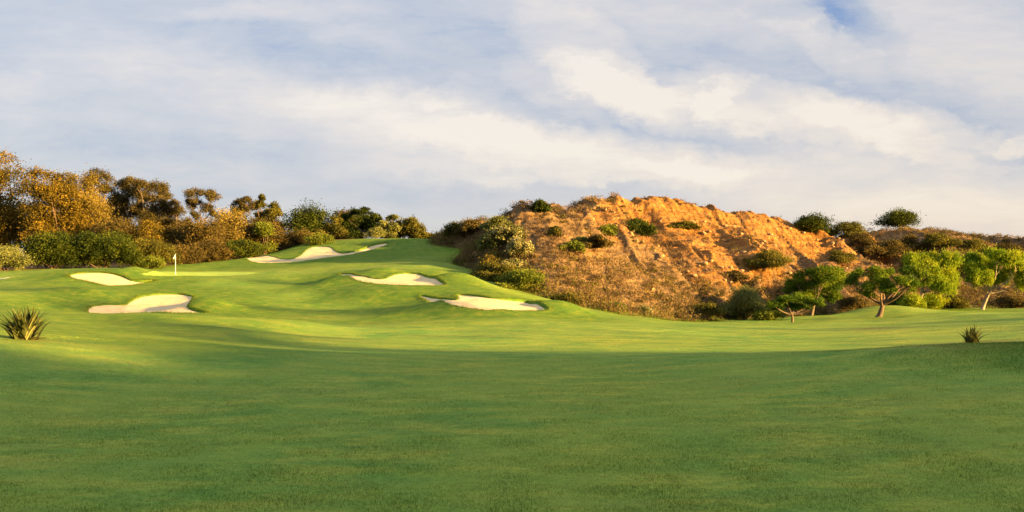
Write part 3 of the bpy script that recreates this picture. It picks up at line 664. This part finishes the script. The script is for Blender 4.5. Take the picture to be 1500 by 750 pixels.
# ---- bushes on the hill: (label, px, py of the middle, rx, ry, leaf material)
HB = [
 ('dark green round bush high on the left part of the orange slope', 934, 333, 22, 17, 'dark', .2),
 ('small green bush just left of the dark round one on the orange slope', 889, 338, 12, 9, 'mid', .2),
 ('dark bush on the skyline where the scrub hill starts to rise', 790, 304, 13, 9, 'dark', .2),
 ('dark green bush on the skyline at the right end of the orange cliff', 1186, 330, 25, 17, 'dark', .22),
 ('olive bush joined to the right of the skyline dark bush', 1238, 338, 25, 14, 'olive', .22),
 ('round dark green bush standing alone on the far right skyline', 1314, 322, 26, 15, 'dark', .22),
 ('olive brown bush at the left foot of the hill, beside the grass ridge', 668, 338, 13, 9, 'olive', .2),
 ('brown topped bush second from the left end of the hill', 690, 333, 14, 10, 'brown', .2),
 ('dusty olive bush on the shoulder above the pale flowering ones', 732, 330, 16, 9, 'sage', .18),
 ('pale flowering bush, upper one of the cluster on the left shoulder', 745, 345, 17, 12, 'pale', .2),
 ('pale flowering bush, left one of the cluster on the left shoulder', 722, 356, 14, 13, 'sage', .2),
 ('pale flowering bush, right one of the cluster on the left shoulder', 764, 364, 12, 14, 'pale', .2),
 ('straw coloured bush above the long dark hedge', 728, 382, 18, 12, 'paleg', .17),
 ('pale spiky bush between the straw bush and the brown slope', 755, 388, 13, 11, 'pale', .18),
 ('dense dark olive hedge bush at the left foot, upper left of two', 724, 402, 26, 15, 'olive', .17),
 ('dense dark green hedge bush at the left foot, lower right of two', 762, 415, 25, 15, 'mid', .17),
 ('yellow green bush in the middle of the left slope', 838, 361, 12, 9, 'mid', .18),
 ('small yellow green bush just above the middle left slope one', 851, 352, 9, 6, 'sage', .17),
 ('olive sapling on the ridge path left of the orange slope', 812, 340, 9, 9, 'olive', .17),
 ('dark brown bush in the hollow left of centre of the slope', 875, 355, 16, 11, 'brown', .2),
 ('wide dark olive bush in the hollow below the orange cliff', 1122, 382, 28, 16, 'olive', .2),
 ('brown olive bush at the upper middle of the orange slope', 1000, 330, 20, 9, 'olive', .2),
 ('dark thorny bush left of the rock knob', 1075, 405, 18, 10, 'brown', .2),
 ('pale grey green bush low by the grass edge, left of centre', 902, 449, 14, 7, 'sage', .15),
 ('pale cream flowering bush low by the grass edge, right of the grey one', 942, 455, 12, 7, 'pale', .15),
 ('dark olive bush low at the hill foot behind the lowest bunker', 826, 437, 18, 10, 'olive', .15),
 ('brown green bush at the hill foot near the middle of the grass edge', 1030, 455, 22, 12, 'olive', .17),
 ('big purple brown bush filling the hollow right of the orange cliff', 1292, 365, 26, 16, 'brown', .22),
 ('dark brown bush on the right slope left of the lone skyline bush', 1264, 352, 15, 12, 'brown', .22),
 ('dark bush on the right slope below the lone skyline bush', 1330, 358, 24, 14, 'brown', .22),
 ('olive green bush on the right ridge, left one of the ridge pair', 1378, 352, 22, 13, 'olive', .22),
 ('green brown bush on the right ridge, right one of the ridge pair', 1418, 362, 22, 12, 'olive', .22),
 ('rust brown bush near the right edge skyline', 1470, 366, 20, 11, 'brown', .22),
 ('dark brown bush behind the crown of the far right weeping tree', 1400, 385, 22, 14, 'brown', .22),
 ('olive bush on the slope above the forked pine', 1235, 378, 18, 12, 'olive', .2),
 ('brown bush on the slope just above the weeping tree crown', 1350, 380, 20, 12, 'brown', .2),
 ('low brown bush at the hill foot between the two weeping trees', 1392, 445, 24, 12, 'olive', .18),
 ('low brown bush at the hill foot right of the far weeping tree', 1480, 442, 28, 13, 'brown', .18),
 ('low brown bush at the hill foot between the two larger pines', 1245, 445, 20, 11, 'brown', .18),
]
EARTHY = {'mid': 1}
for i_, (lab, px, py, rx, ry, mt, lf) in enumerate(HB):
    qy = min(py+ry*.55, 470); p = ray(px, qy, any_z, 66, 142)
    while p[1] > 141.5: qy += 1.5; p = ray(px, qy, any_z, 66, 142)
    rj = np.random.default_rng(500+i_); cl = []
    if 6 <= i_ <= 15: rx *= 1.25; ry *= 1.2
    for a_, b_ in ((-1,.3),(-.45,-.35),(.1,-.7),(.6,-.3),(1,.35),(0,.3),(-.5,.7),(.5,.75),(0,.8),(-1.2,.8),(1.2,.85)):
        k_ = .34+.40*rj.random(); jt = .10 if (mt == 'dark' and lf >= .2) else .28; cl.append((px+(a_+rj.normal()*jt)*rx*(.6 if jt > .2 else .5), py+(b_+rj.normal()*jt*.8)*ry*.5, rx*k_, ry*k_*1.0))
    plant('hill_bush', lab, 'bush', float(p[1]), cl, int(1100+rx*ry*9), lf, mt, base=(px, 0), r0=.06, stems=6, group='bushes growing on the scrub hill', surf=any_z, seed=i_, fuzz=.45, deep=1.1)

# ---- uncountable dry brush over the hill
rg = np.random.default_rng(99)
N = 26000
x = rg.uniform(-20, 100, N); y = rg.uniform(70, 142, N)
H = htps(x, y); z = hill_z(x, y)
foot_ = 1-sstep(1.5, 5.5, H)
crestm = sstep(7.0, 12, H)*sstep(5, 12, x)*(1-sstep(50, 62, x))
den = .44+.7*foot_ + .95*fbm(x*.12, y*.16, 201, 3) + .35*(1-sstep(4, 12, x)) + .5*sstep(48, 60, x) - .42*crestm - .30*sstep(16,24,x)*(1-sstep(42,50,x))*sstep(2.5,5,H)
vis = (y < 130) | (x > 45)
keep = (H > -.15) & (rg.random(N) < np.clip(den, .04, 1)) & vis
x, y, z, H, foot_ = x[keep], y[keep], z[keep], H[keep], foot_[keep]
n = len(x); size = (.22+.55*rg.random(n)**2)*(1+.5*foot_)
pos = []; nr = []; sz = []; ti = []
K_ = 40
ctr = np.repeat(np.c_[x, y, z], K_, 0); s_ = np.repeat(size, K_)[:, None]
d = unit(rg.normal(size=(len(ctr), 3))); d[:, 2] = np.abs(d[:, 2])
pp = ctr + d*s_*(.35+.75*rg.random((len(ctr), 1)))*[1, 1, .85]
nrm_ = unit(np.cross(d, rg.normal(size=d.shape)))
# thin twig-like blades pointing outward
tdir = unit(d + [0,0,.6] + rg.normal(size=d.shape)*.45); b_ = unit(np.cross(tdir, nrm_))
ln = (.14+.18*rg.random(len(ctr)))[:, None]; wd = .013+.014*rg.random((len(ctr), 1)) + .012*(s_ > .5)
v = np.stack([pp-b_*wd, pp+b_*wd, pp+tdir*ln], 1).reshape(-1, 3)
species = fbm(x*.2, y*.2, 211, 2)
tint = np.clip(.45+.5*np.repeat(species, K_)+.35*(np.repeat(rg.random(n), K_)-.5)+.4*(rg.random(len(ctr))-.5) - .12*np.repeat(foot_, K_), 0, 1)
o = mesh_obj('dry_brush', v, np.arange(len(v)).reshape(-1, 3), L['dry'], attrs={'tint': np.repeat(tint, 3)})
tag(o, 'dry grey brown brush and golden grass covering the scrub hill', 'brush', kind='stuff')
# leafy low scrub, thicker along the foot
sel = (rg.random(n) < np.clip(.16+.65*foot_+.5*fbm(x*.1, y*.1, 221, 2)+.35*(x > 55), 0, .8))
C_ = np.c_[x, y, z+size*.35][sel]; S_ = np.repeat(size[sel]*1.15, 60)[:, None]
ctr = np.repeat(C_, 60, 0); d = unit(rg.normal(size=ctr.shape)); d[:, 2] = np.abs(d[:, 2])*.9-.15
pp = ctr + d*S_*(.5+.5*rg.random((len(ctr), 1)))
v, f = leafquads(pp, unit(d+rg.normal(size=d.shape)*.8), .13, .55, rg)
sp = rg.random(len(C_))
for nm, mt, a, b, lab in (('brown_scrub', 'brown', 0, .45, 'low brown leafy scrub spread over the hill and its foot'), ('olive_scrub', 'olive', .45, .86, 'low olive leafy scrub spread over the hill and its foot'), ('pale_scrub', 'paleg', .86, 1.01, 'scattered straw coloured scrub tufts on the hill')):
    mk = np.repeat((sp >= a)&(sp < b), 60)
    vv = v.reshape(-1, 4, 3)[mk].reshape(-1, 3); q_ = np.arange(len(vv)).reshape(-1, 4)
    tt = np.clip(np.repeat(np.repeat(rg.random(len(C_)), 60)[mk]*.5+rg.random(mk.sum())*.5, 4), 0, 1)
    tag(mesh_obj(nm, vv, q_, L[mt], attrs={'tint': tt}), lab, 'scrub', kind='stuff')

# stones on the slope
def rock(loc, s, rg, squash=.7):
    import bmesh
    bm = bmesh.new(); bmesh.ops.create_icosphere(bm, subdivisions=3, radius=1)
    co = np.array([v.co[:] for v in bm.verts]); fa = np.array([[l.index for l in f.verts] for f in bm.faces]); bm.free()
    pl = unit(rg.normal(size=(14, 3))); dd = .55+.4*rg.random(14)
    k_ = np.min(np.where(co@pl.T > .15, dd/np.maximum(co@pl.T, .15), 9), axis=1); co = co*np.minimum(k_, 1.05)[:, None]
    co += .05*rg.normal(size=co.shape)
    return co*np.array([1, .8, squash])*s, fa
M_ROCK, t = newmat('slope_rock'); pos = t.n('ShaderNodeNewGeometry').outputs['Position']
c = t.ramp(t.noise(pos, 2.5, 6, .7), [(.3, (.13,.075,.03)), (.7, (.32,.19,.08))])
p = t.n('ShaderNodeBsdfPrincipled', {'Base Color': c, 'Roughness': .95, 'Normal': t.n('ShaderNodeBump', {'Strength': .8, 'Distance': .2, 'Height': t.noise(pos, 3., 6, .7)}).outputs[0]})
t.n('ShaderNodeOutputMaterial', {'Surface': p.outputs[0]})

rg = np.random.default_rng(321)
base_v, base_f = rock(None, 1, rg); import bmesh as _bm
q_ = _bm.new(); _bm.ops.create_icosphere(q_, subdivisions=2, radius=1); iv = np.array([v.co[:] for v in q_.verts]); if_ = np.array([[l.index for l in f.verts] for f in q_.faces]); q_.free()
x = rg.uniform(4, 60, 5000); y = rg.uniform(76, 122, 5000); H = htps(x, y); fb = fbm(x*.15, y*.15, 401, 3)
kp = (H > 1.2)&(rg.random(5000) < np.clip(.25+fb*1.3, 0.02, 1)); x, y = x[kp], y[kp]; z = hill_z(x, y)
vs = []; fs = []
for i, (X_, Y_, Z_) in enumerate(zip(x, y, z)):
    s_ = .07+.30*rg.random()**4; pl = unit(rg.normal(size=(9, 3))); dd = .5+.45*rg.random(9); k_ = np.min(np.where(iv@pl.T > .15, dd/np.maximum(iv@pl.T, .15), 9), axis=1)
    vs.append(iv*np.minimum(k_, 1.05)[:, None]*s_*[1.1, .9, .75]+[X_, Y_, Z_+s_*.2]); fs.append(if_+len(iv)*i)
o = mesh_obj('loose_rocks', np.concatenate(vs), np.concatenate(fs), M_ROCK); tag(o, 'loose orange stones and rubble on the bare slope', 'rocks', kind='stuff')

# ---- flax plants
M_FLAX = leaf_material('flax_leaves', [(0,(.025,.030,.008)), (.45,(.048,.060,.014)), (1,(.38,.34,.12))], .15, .45)
def flax(px, py, Ylo, Yhi, height, nb, label, seed, width=1.):
    rg = np.random.default_rng(seed); p = ray(px, py, ground_base, Ylo, Yhi)
    o0 = np.array([p[0], p[1], gz(p[0], p[1])]); root = empty('flax_plant', o0); tag(root, label, 'plant', 'spiky flax plants on the grass')
    def blades(n, hmul, spread, dead=False):
        vs = []; fs = []; ti = []; k = 0
        for i in range(n):
            az_ = rg.random()*2*np.pi; u = rg.random(); lean = spread*(.08+1.0*u**.8); h = height*hmul*(.65+.45*rg.random())*(1-.15*u)
            out = np.array([math.cos(az_), math.sin(az_), 0]); side = np.array([-out[1], out[0], 0])
            m = 8; t_ = np.linspace(0, 1, m); droop = rg.random()*.5*u
            th = lean*t_*.55+lean*.6 + droop*t_**2*1.1
            if dead: th = th+.6
            st = np.c_[np.sin(th), np.cos(th)]*h/m; cum = np.cumsum(np.r_[[[0, 0]], st[:-1]], 0)
            b0 = np.array([rg.normal()*.10*width, rg.normal()*.10*width, -.03])
            ctr = b0+out*cum[:, :1]*width+np.array([0, 0, 1])*cum[:, 1:]
            wdt = .042*(1-.92*t_**2.2)*(.8+.5*rg.random())*(height/.95)
            tw = rg.normal()*.5; sd_ = side*math.cos(tw)+out*math.sin(tw)*.6
            fold = np.array([0, 0, -.25])
            l_ = ctr-sd_*wdt[:, None]+fold*0; r_ = ctr+sd_*wdt[:, None]; c_ = ctr+(out*.0+np.array([0, 0, -.4]))*wdt[:, None]
            vs.append(np.stack([l_, c_, r_], 1).reshape(-1, 3))
            for a in range(m-1):
                for b in (0, 1): fs.append((k+a*3+b, k+a*3+b+1, k+a*3+b+4, k+a*3+b+3))
            base_t = rg.random()*.75+(.25 if rg.random() < .25 else 0); e_ = np.clip(base_t*.6, 0, 1)
            ti += [min(1, base_t*.55+.45*(rg.random() < .4)), e_*.5, min(1, base_t*.7+.2)]*m
            k += m*3
        return np.concatenate(vs), np.array(fs), np.array(ti)
    v, f, ti = blades(nb, 1, .95); mesh_obj('leaves', v, f, M_FLAX, root, attrs={'tint': ti})
    v, f, ti = blades(nb//5, .55, 1.3, True); mesh_obj('dead_leaves', v, f, L['dry'], root, attrs={'tint': ti*.6+.2})
flax(36, 497, 22, 40, 1.2, 150, 'large spiky flax plant with striped sword leaves at the left edge', 5, 1.15)
flax(1424, 502, 26, 45, .86, 60, 'smaller spiky flax plant behind the mound on the right, beside a bare patch', 9, 1.0)

# ---- flagstick
fp = ray(257, 402.3, ground_base, 76, 98)
zb = gz(fp[0], fp[1])+.02
root = empty('flagstick', (fp[0], fp[1], zb)); tag(root, 'thin white flagstick with a small limp white flag on the green', 'flagstick')
M_WHITE, t = newmat('white_paint'); p = t.n('ShaderNodeBsdfPrincipled', {'Base Color': (.8,.8,.78,1), 'Roughness': .5}); t.n('ShaderNodeOutputMaterial', {'Surface': p.outputs[0]})
v, f = tube([(0,0,-.1),(0,0,.9),(0,0,1.80)], [.015,.014,.012], 8); mesh_obj('pole', v, f, M_WHITE, root, smooth=True)
# hanging cloth: a folded strip
vs = []; nn_ = 9
for a in range(nn_):
    for b in range(7):
        u = b/6; q_ = a/(nn_-1)
        vs.append((-.02-.17*u*(.35+.65*q_**.8)-.02*math.sin(q_*6), .05*math.sin(u*9+q_*2)*u, 1.77-.28*q_-.18*u*(1-.2*q_)))
v = np.array(vs); v2 = v+[0, .006, 0]; nv = len(v)
f = [(a*7+b, a*7+b+1, a*7+b+8, a*7+b+7) for a in range(nn_-1) for b in range(6)]
mesh_obj('flag', np.r_[v, v2], np.array(f+[tuple(nv+i for i in q_[::-1]) for q_ in f]), M_WHITE, root, smooth=True)
v, f = tube([(0,0,-.02),(0,0,.012)], [.08,.08], 16)
mesh_obj('cup_rim', v, f, M_WHITE, root)

# ---- grass blades: rough fringe round the bunkers and along the foot of the hill, short turf near the camera
def blade_mesh(name, x, y, h, wd, mat, rg, lab, cat=None, lean=.5, attrs=None, zf=None):
    n = len(x); z = (zf or (lambda a_, b_: ground_z(a_, b_)))(x, y)-.01
    az_ = rg.random(n)*2*np.pi; side = np.c_[np.cos(az_), np.sin(az_), np.zeros(n)]
    ln = rg.normal(size=(n, 2))*lean*.5; tip = np.c_[ln[:, 0]*h, ln[:, 1]*h, h]
    b0 = np.c_[x, y, z]; W_ = (wd*(.6+.8*rg.random(n)))[:, None]
    v = np.stack([b0-side*W_, b0+side*W_, b0+tip], 1).reshape(-1, 3)
    o = mesh_obj(name, v, np.arange(3*n).reshape(-1, 3), mat, attrs={k_: np.repeat(q_, 3) for k_, q_ in (attrs or {}).items()})
    return tag(o, lab, cat, kind='stuff')
rg = np.random.default_rng(2024)
n = 420000
yb = 7.2*np.exp(rg.random(n)*math.log(30/7.2)); xb = (rg.random(n)*2-1)*.66*yb
hb = (.018+.022*rg.random(n))*(.6+.8*(vnoise(xb*1.7, yb*1.7, 5)*.5+.5))
blade_mesh('turf_grass', xb, yb, hb, .0035, M_TURF, rg, 'short mown fairway grass in the shaded foreground', 'grass', .9)
xs_ = []; ys_ = []; hs_ = []; ts_ = []
for k, poly in BP.items():
    lo = poly.min(0)-1; hi = poly.max(0)+1; m_ = 60000
    x = rg.uniform(lo[0], hi[0], m_); y = rg.uniform(lo[1], hi[1], m_); d = sdf(x, y, poly)
    kp = (d > .0)&(d < .9)&(rg.random(m_) < np.exp(-d/.25)*(.5+.5*fbm(x*1.2, y*1.2, 8, 2)+.4))
    xs_.append(x[kp]); ys_.append(y[kp]); hs_.append((.05+.10*rg.random(kp.sum()))*np.exp(-d[kp]/.8)); ts_.append(.05+.5*rg.random(kp.sum()))
x = np.concatenate(xs_); y = np.concatenate(ys_); h = np.concatenate(hs_)
M_RG = leaf_material('rough_grass_blades', [(0,(.030,.060,.006)), (.5,(.085,.12,.012)), (1,(.24,.20,.045))], .3)
blade_mesh('bunker_fringe_grass', x, y, h, .012, M_RG, rg, 'ragged longer grass around the bunker edges', 'grass', .8, {'tint': np.concatenate(ts_)})
# mound on the right and the bank on the left
n = 90000
yb = rg.uniform(17, 27, n); px_b = rg.uniform(1190, 1560, n); xb = (px_b-750)/F*yb
kp = rg.random(n) < .8*sstep(.15, .8, 1.25-np.hypot((xb-16.5)/7.5, (yb-22.5)/4.2)+.45*fbm(xb*.35, yb*.35, 19, 3))
xb, yb = xb[kp], yb[kp]
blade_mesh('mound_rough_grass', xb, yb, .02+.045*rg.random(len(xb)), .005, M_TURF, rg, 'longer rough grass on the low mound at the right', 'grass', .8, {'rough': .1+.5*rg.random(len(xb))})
# hill foot
N = 500000; x = rg.uniform(-14, 62, N); y = rg.uniform(70, 118, N); H = htps(x, y)
f_ = np.exp(-((H-.15)/.55)**2)*(.35+.9*np.clip(fbm(x*.35, y*.35, 301, 3)+.35, 0, 1)); kp = (rg.random(N) < f_)&(H > -.9)
x = x[kp]; y = y[kp]; H = H[kp]
hh_ = (.12+.45*rg.random(len(x))**2)*np.clip(.4+H*.5+.5, .3, 1.2)
tt_ = np.clip(.25+.5*sstep(-.2, .8, H)+.35*(rg.random(len(x))-.3), 0, 1)
blade_mesh('tall_rough_grass', x, y, hh_, .018, M_RG, rg, 'ragged tall grass where the turf meets the scrub hill', 'grass', .7, {'tint': tt_}, zf=lambda a_, b_: np.maximum(ground_base(a_, b_), hill_z(a_, b_)))
# the wood on the rise to the right of the camera, whose shadow lies on the fairway
CC = []; RR = []; wp = []
HI = [(29.6,16.2,1.5),(31.6,16.9,1.5),(33.3,16.0,1.0),(27.6,16.0,1.1),(41.3,20.6,1.5),(43.6,23.0,1.4),(47.3,18.7,1.2),(49.4,17.3,1.5),(61.3,22.6,1.3),(51.6,12.6,.9),(54.3,11.6,.8),(56.8,10.8,.9),(38.3,14.6,.6),(59,10.9,1.0)]
for u_, top, hw, hgt in [(q_, None, 1.8, 2.8) for q_ in np.arange(-20, 33, 2.7)]+[(q_[0], q_[1]+q_[2]*.6, q_[2], .6) for q_ in HI]:
    v_ = 68+rg.normal()*1.5; X_ = v_*.916+u_*.40; Y_ = -v_*.40+u_*.916; g_ = float(ground_base(np.array([X_]), np.array([Y_]))[0])
    tp = top if top else g_+.6+1.9*rg.random()
    for _ in range(6): CC.append((X_+rg.normal()*hw*.5, Y_+rg.normal()*hw*.5, tp-hw*.6-rg.random()*hgt*.5)); RR.append((hw*.75, hw*.75, hw*.6))
    wp.append(tube([(X_, Y_, g_-.3), (X_+.1, Y_, (g_+tp)/2), (X_, Y_+.1, tp-.8)], [.2, .15, .06], 6))
v, f, ti = foliage(CC, RR, 60000, .3, rg, .6, 8)
wv, wf_ = merge(wp); 
o = mesh_obj('wood', np.r_[v, wv], [f, wf_+len(v)], [L['olive'], BK['brown']], attrs={'tint': np.r_[ti, np.full(len(wv), .5)]}, matidx=np.r_[np.zeros(len(f), int), np.ones(len(wf_), int)])
tag(o, 'belt of olive trees on the rise to the right of the fairway', 'trees', kind='stuff')
# ---------------------------------------------------------------- sky, sun, camera
EXPO = 3.15
world = bpy.data.worlds.new('World'); scene.world = world; world.use_nodes = True
t = NT(world.node_tree)
el = math.asin(SUN[2]); az = math.atan2(SUN[0], SUN[1])
sky = t.n('ShaderNodeTexSky', sky_type='NISHITA', sun_disc=False, sun_elevation=el, sun_rotation=az, air_density=1.0, dust_density=2.0, ozone_density=1.5).outputs[0]
d = t.n('ShaderNodeTexCoord').outputs['Generated']
sx = t.n('ShaderNodeSeparateXYZ', {0: d})
yy = t.math('MAXIMUM', t.math('ABSOLUTE', sx.outputs[1]), .25)
A = t.math('DIVIDE', sx.outputs[0], yy); E = t.math('DIVIDE', t.math('MAXIMUM', sx.outputs[2], 0.), yy)
q = t.n('ShaderNodeCombineXYZ', {0: A, 1: E, 2: 0.}).outputs[0]
def pxy(px, py): return ((px-750)/F, (HZ-py)/F)
# warp so that the cloud edges break up
wn = t.n('ShaderNodeTexNoise', {'Vector': t.vec(q, (1,1.6,1)), 'Scale': 8., 'Detail': 10., 'Roughness': .68}).outputs['Color']
wv = t.n('ShaderNodeVectorMath', {0: wn, 1: (.5,.5,.5)}, operation='SUBTRACT').outputs[0]
wv = t.n('ShaderNodeVectorMath', {0: wv, 1: (.11,.075,0)}, operation='MULTIPLY').outputs[0]
qw = t.n('ShaderNodeVectorMath', {0: q, 1: wv}, operation='ADD').outputs[0]
wn2 = t.n('ShaderNodeTexNoise', {'Vector': t.vec(q, (1,1.5,1), loc=(4,2,0)), 'Scale': 24., 'Detail': 8., 'Roughness': .6}).outputs['Color']
wv2 = t.n('ShaderNodeVectorMath', {0: wn2, 1: (.5,.5,.5)}, operation='SUBTRACT').outputs[0]
wv2 = t.n('ShaderNodeVectorMath', {0: wv2, 1: (.045,.032,0)}, operation='MULTIPLY').outputs[0]
qw2 = t.n('ShaderNodeVectorMath', {0: qw, 1: wv2}, operation='ADD').outputs[0]
CRISP = {(880,95),(960,140),(1160,165),(1330,195),(1055,140),(670,128),(1485,205),(870,225),(1180,40),(860,130)}
def blob(px, py, rx, ry, rot, amp, vec=None):
    if (px, py) in CRISP:
        cx, cy = pxy(px, py)
        mp = t.n('ShaderNodeMapping', {'Vector': qw2, 'Location': (cx, cy, 0), 'Rotation': (0,0,R(rot)), 'Scale': (rx*.92/F, ry*.92/F, 1)}, vector_type='TEXTURE')
        g = t.n('ShaderNodeTexGradient', {'Vector': mp.outputs[0]}, gradient_type='SPHERICAL').outputs['Fac']
        return t.math('MULTIPLY', t.math('ADD', t.math('SMOOTH_MIN', g, .22, .2), t.math('MULTIPLY', g, .25)), amp*.72/.36)
    cx, cy = pxy(px, py)
    mp = t.n('ShaderNodeMapping', {'Vector': vec or qw, 'Location': (cx, cy, 0), 'Rotation': (0,0,R(rot)), 'Scale': (rx/F, ry/F, 1)}, vector_type='TEXTURE')
    g = t.n('ShaderNodeTexGradient', {'Vector': mp.outputs[0]}, gradient_type='SPHERICAL').outputs['Fac']
    return t.math('MULTIPLY', t.math('SMOOTH_MIN', g, .55, .3), amp/.55)
BLOBS = [  # px, py, rx, ry, tilt, amount of cloud
 (640,190,330,80,-6,.42),(560,150,330,55,-10,.22),(300,110,280,60,-8,.20),(130,70,190,60,-10,.16),(870,225,330,48,-6,.44),(670,128,90,30,8,.30),
 (380,12,210,22,2,.28),(520,45,90,22,-10,.18),(880,95,190,62,-32,.46),(960,140,210,50,-18,.40),(1160,165,250,55,-14,.58),(1330,195,200,45,-12,.52),
 (1055,140,60,22,30,.35),(980,10,240,60,-6,.26),(1180,40,190,40,-32,.34),(860,130,150,45,-12,.32),(1420,70,230,95,-25,.30),(1485,205,34,16,0,.45),
 (1250,275,480,70,-5,.36),(620,255,170,26,-2,.22),(1010,245,120,18,-4,.25),(150,150,420,60,0,.10),(1400,340,420,70,-3,.28),(820,262,160,10,0,.22),
 (790,8,220,45,0,.14),(20,118,110,26,-5,.18),
 (1255,18,110,40,-38,-.42),(1150,8,120,22,-8,-.30),(730,150,95,50,-20,-.26),(880,170,170,20,-4,-.20),(930,192,240,24,-6,-.16),(480,85,230,50,-12,-.16),
 (40,60,150,40,-5,-.14),(700,50,200,30,-24,-.12),(210,205,330,30,-3,-.12),(1100,95,230,55,-14,-.10),(1360,140,240,38,-14,-.16),(1480,222,120,12,-4,-.20),(1130,215,220,20,-5,-.10),(240,290,500,60,0,-.03)]
s = None
for b in BLOBS:
    v = blob(*b); s = v if s is None else t.math('ADD', s, v)
fn = t.noise(t.vec(q, (1, 2.4, 1), rot=(0,0,R(12))), 6.5, 12, .64, .5)
fn2 = t.noise(t.vec(q, (1, 4.5, 1), rot=(0,0,R(6)), loc=(2,1,0)), 16., 9, .68, .4)
s = t.math('ADD', t.math('ADD', t.math('ADD', t.math('MULTIPLY', s, .74), .455), t.math('MULTIPLY', t.math('SUBTRACT', fn, .5), .46)), t.math('MULTIPLY', t.math('SUBTRACT', fn2, .5), .38))
def lin(r, g, b): return tuple(((v/255.+.055)/1.055)**2.4 if v > 10 else v/255./12.92 for v in (r, g, b))
cool = t.ramp(s, [(0., lin(120,153,205)), (.22, lin(168,183,212)), (.40, lin(195,202,216)), (.62, lin(212,213,221)), (.85, lin(233,227,225)), (1., lin(248,240,231))])
warm = t.ramp(s, [(0., lin(150,170,205)), (.22, lin(184,190,206)), (.40, lin(206,205,210)), (.62, lin(225,217,213)), (.85, lin(243,230,216)), (1., lin(251,239,223))])
wf = t.math('ADD', t.mrange(E, .30, .05, 0, .75), t.mrange(A, -.1, .5, 0, .4), clamp=True)
cl = t.mix(wf, cool, warm)
hor = t.mix(t.mrange(A, -.3, .45), lin(214,217,219), lin(244,221,200))
cl = t.mix(t.mrange(E, .12, .0, 0, .75), cl, hor)
K = 1/(2**EXPO)/.05
cl = t.n('ShaderNodeVectorMath', {0: cl, 'Scale': K}, operation='SCALE').outputs[0]
cl = t.n('ShaderNodeVectorMath', {0: cl, 'Scale': t.mrange(E, .38, 1.3, .97, 2.4)}, operation='SCALE').outputs[0]
col = t.mix(.94, sky, cl)
bg = t.n('ShaderNodeBackground', {'Color': col, 'Strength': .05})
t.n('ShaderNodeOutputWorld', {'Surface': bg.outputs[0]})
world.cycles.sampling_method = 'MANUAL'; world.cycles.sample_map_resolution = 512

sl = bpy.data.lights.new('sun', 'SUN'); sl.energy = 4.9; sl.angle = R(1.1); sl.color = (1, .60, .18)
so = bpy.data.objects.new('sun', sl); COL.objects.link(so)
from mathutils import Vector
so.rotation_euler = Vector(SUN).to_track_quat('Z', 'Y').to_euler()
so.location = (60, -40, 40)

cam = bpy.data.cameras.new('camera'); co = bpy.data.objects.new('camera', cam); COL.objects.link(co)
co.location = (0, 0, CAMZ); co.rotation_euler = (R(90), 0, 0)
cam.sensor_width = 36; cam.lens = 36*F/1500; cam.shift_y = (HZ-375)/1500.; cam.clip_start = .1; cam.clip_end = 8000
scene.camera = co
scene.view_settings.view_transform = 'Standard'; scene.view_settings.look = 'None'
scene.view_settings.exposure = EXPO; scene.view_settings.gamma = 1; scene.view_settings.use_curve_mapping = False
cy = scene.cycles; cy.max_bounces = 6; cy.diffuse_bounces = 3; cy.glossy_bounces = 2; cy.transmission_bounces = 4; cy.transparent_max_bounces = 4
cy.use_denoising = True; cy.sample_clamp_indirect = 5
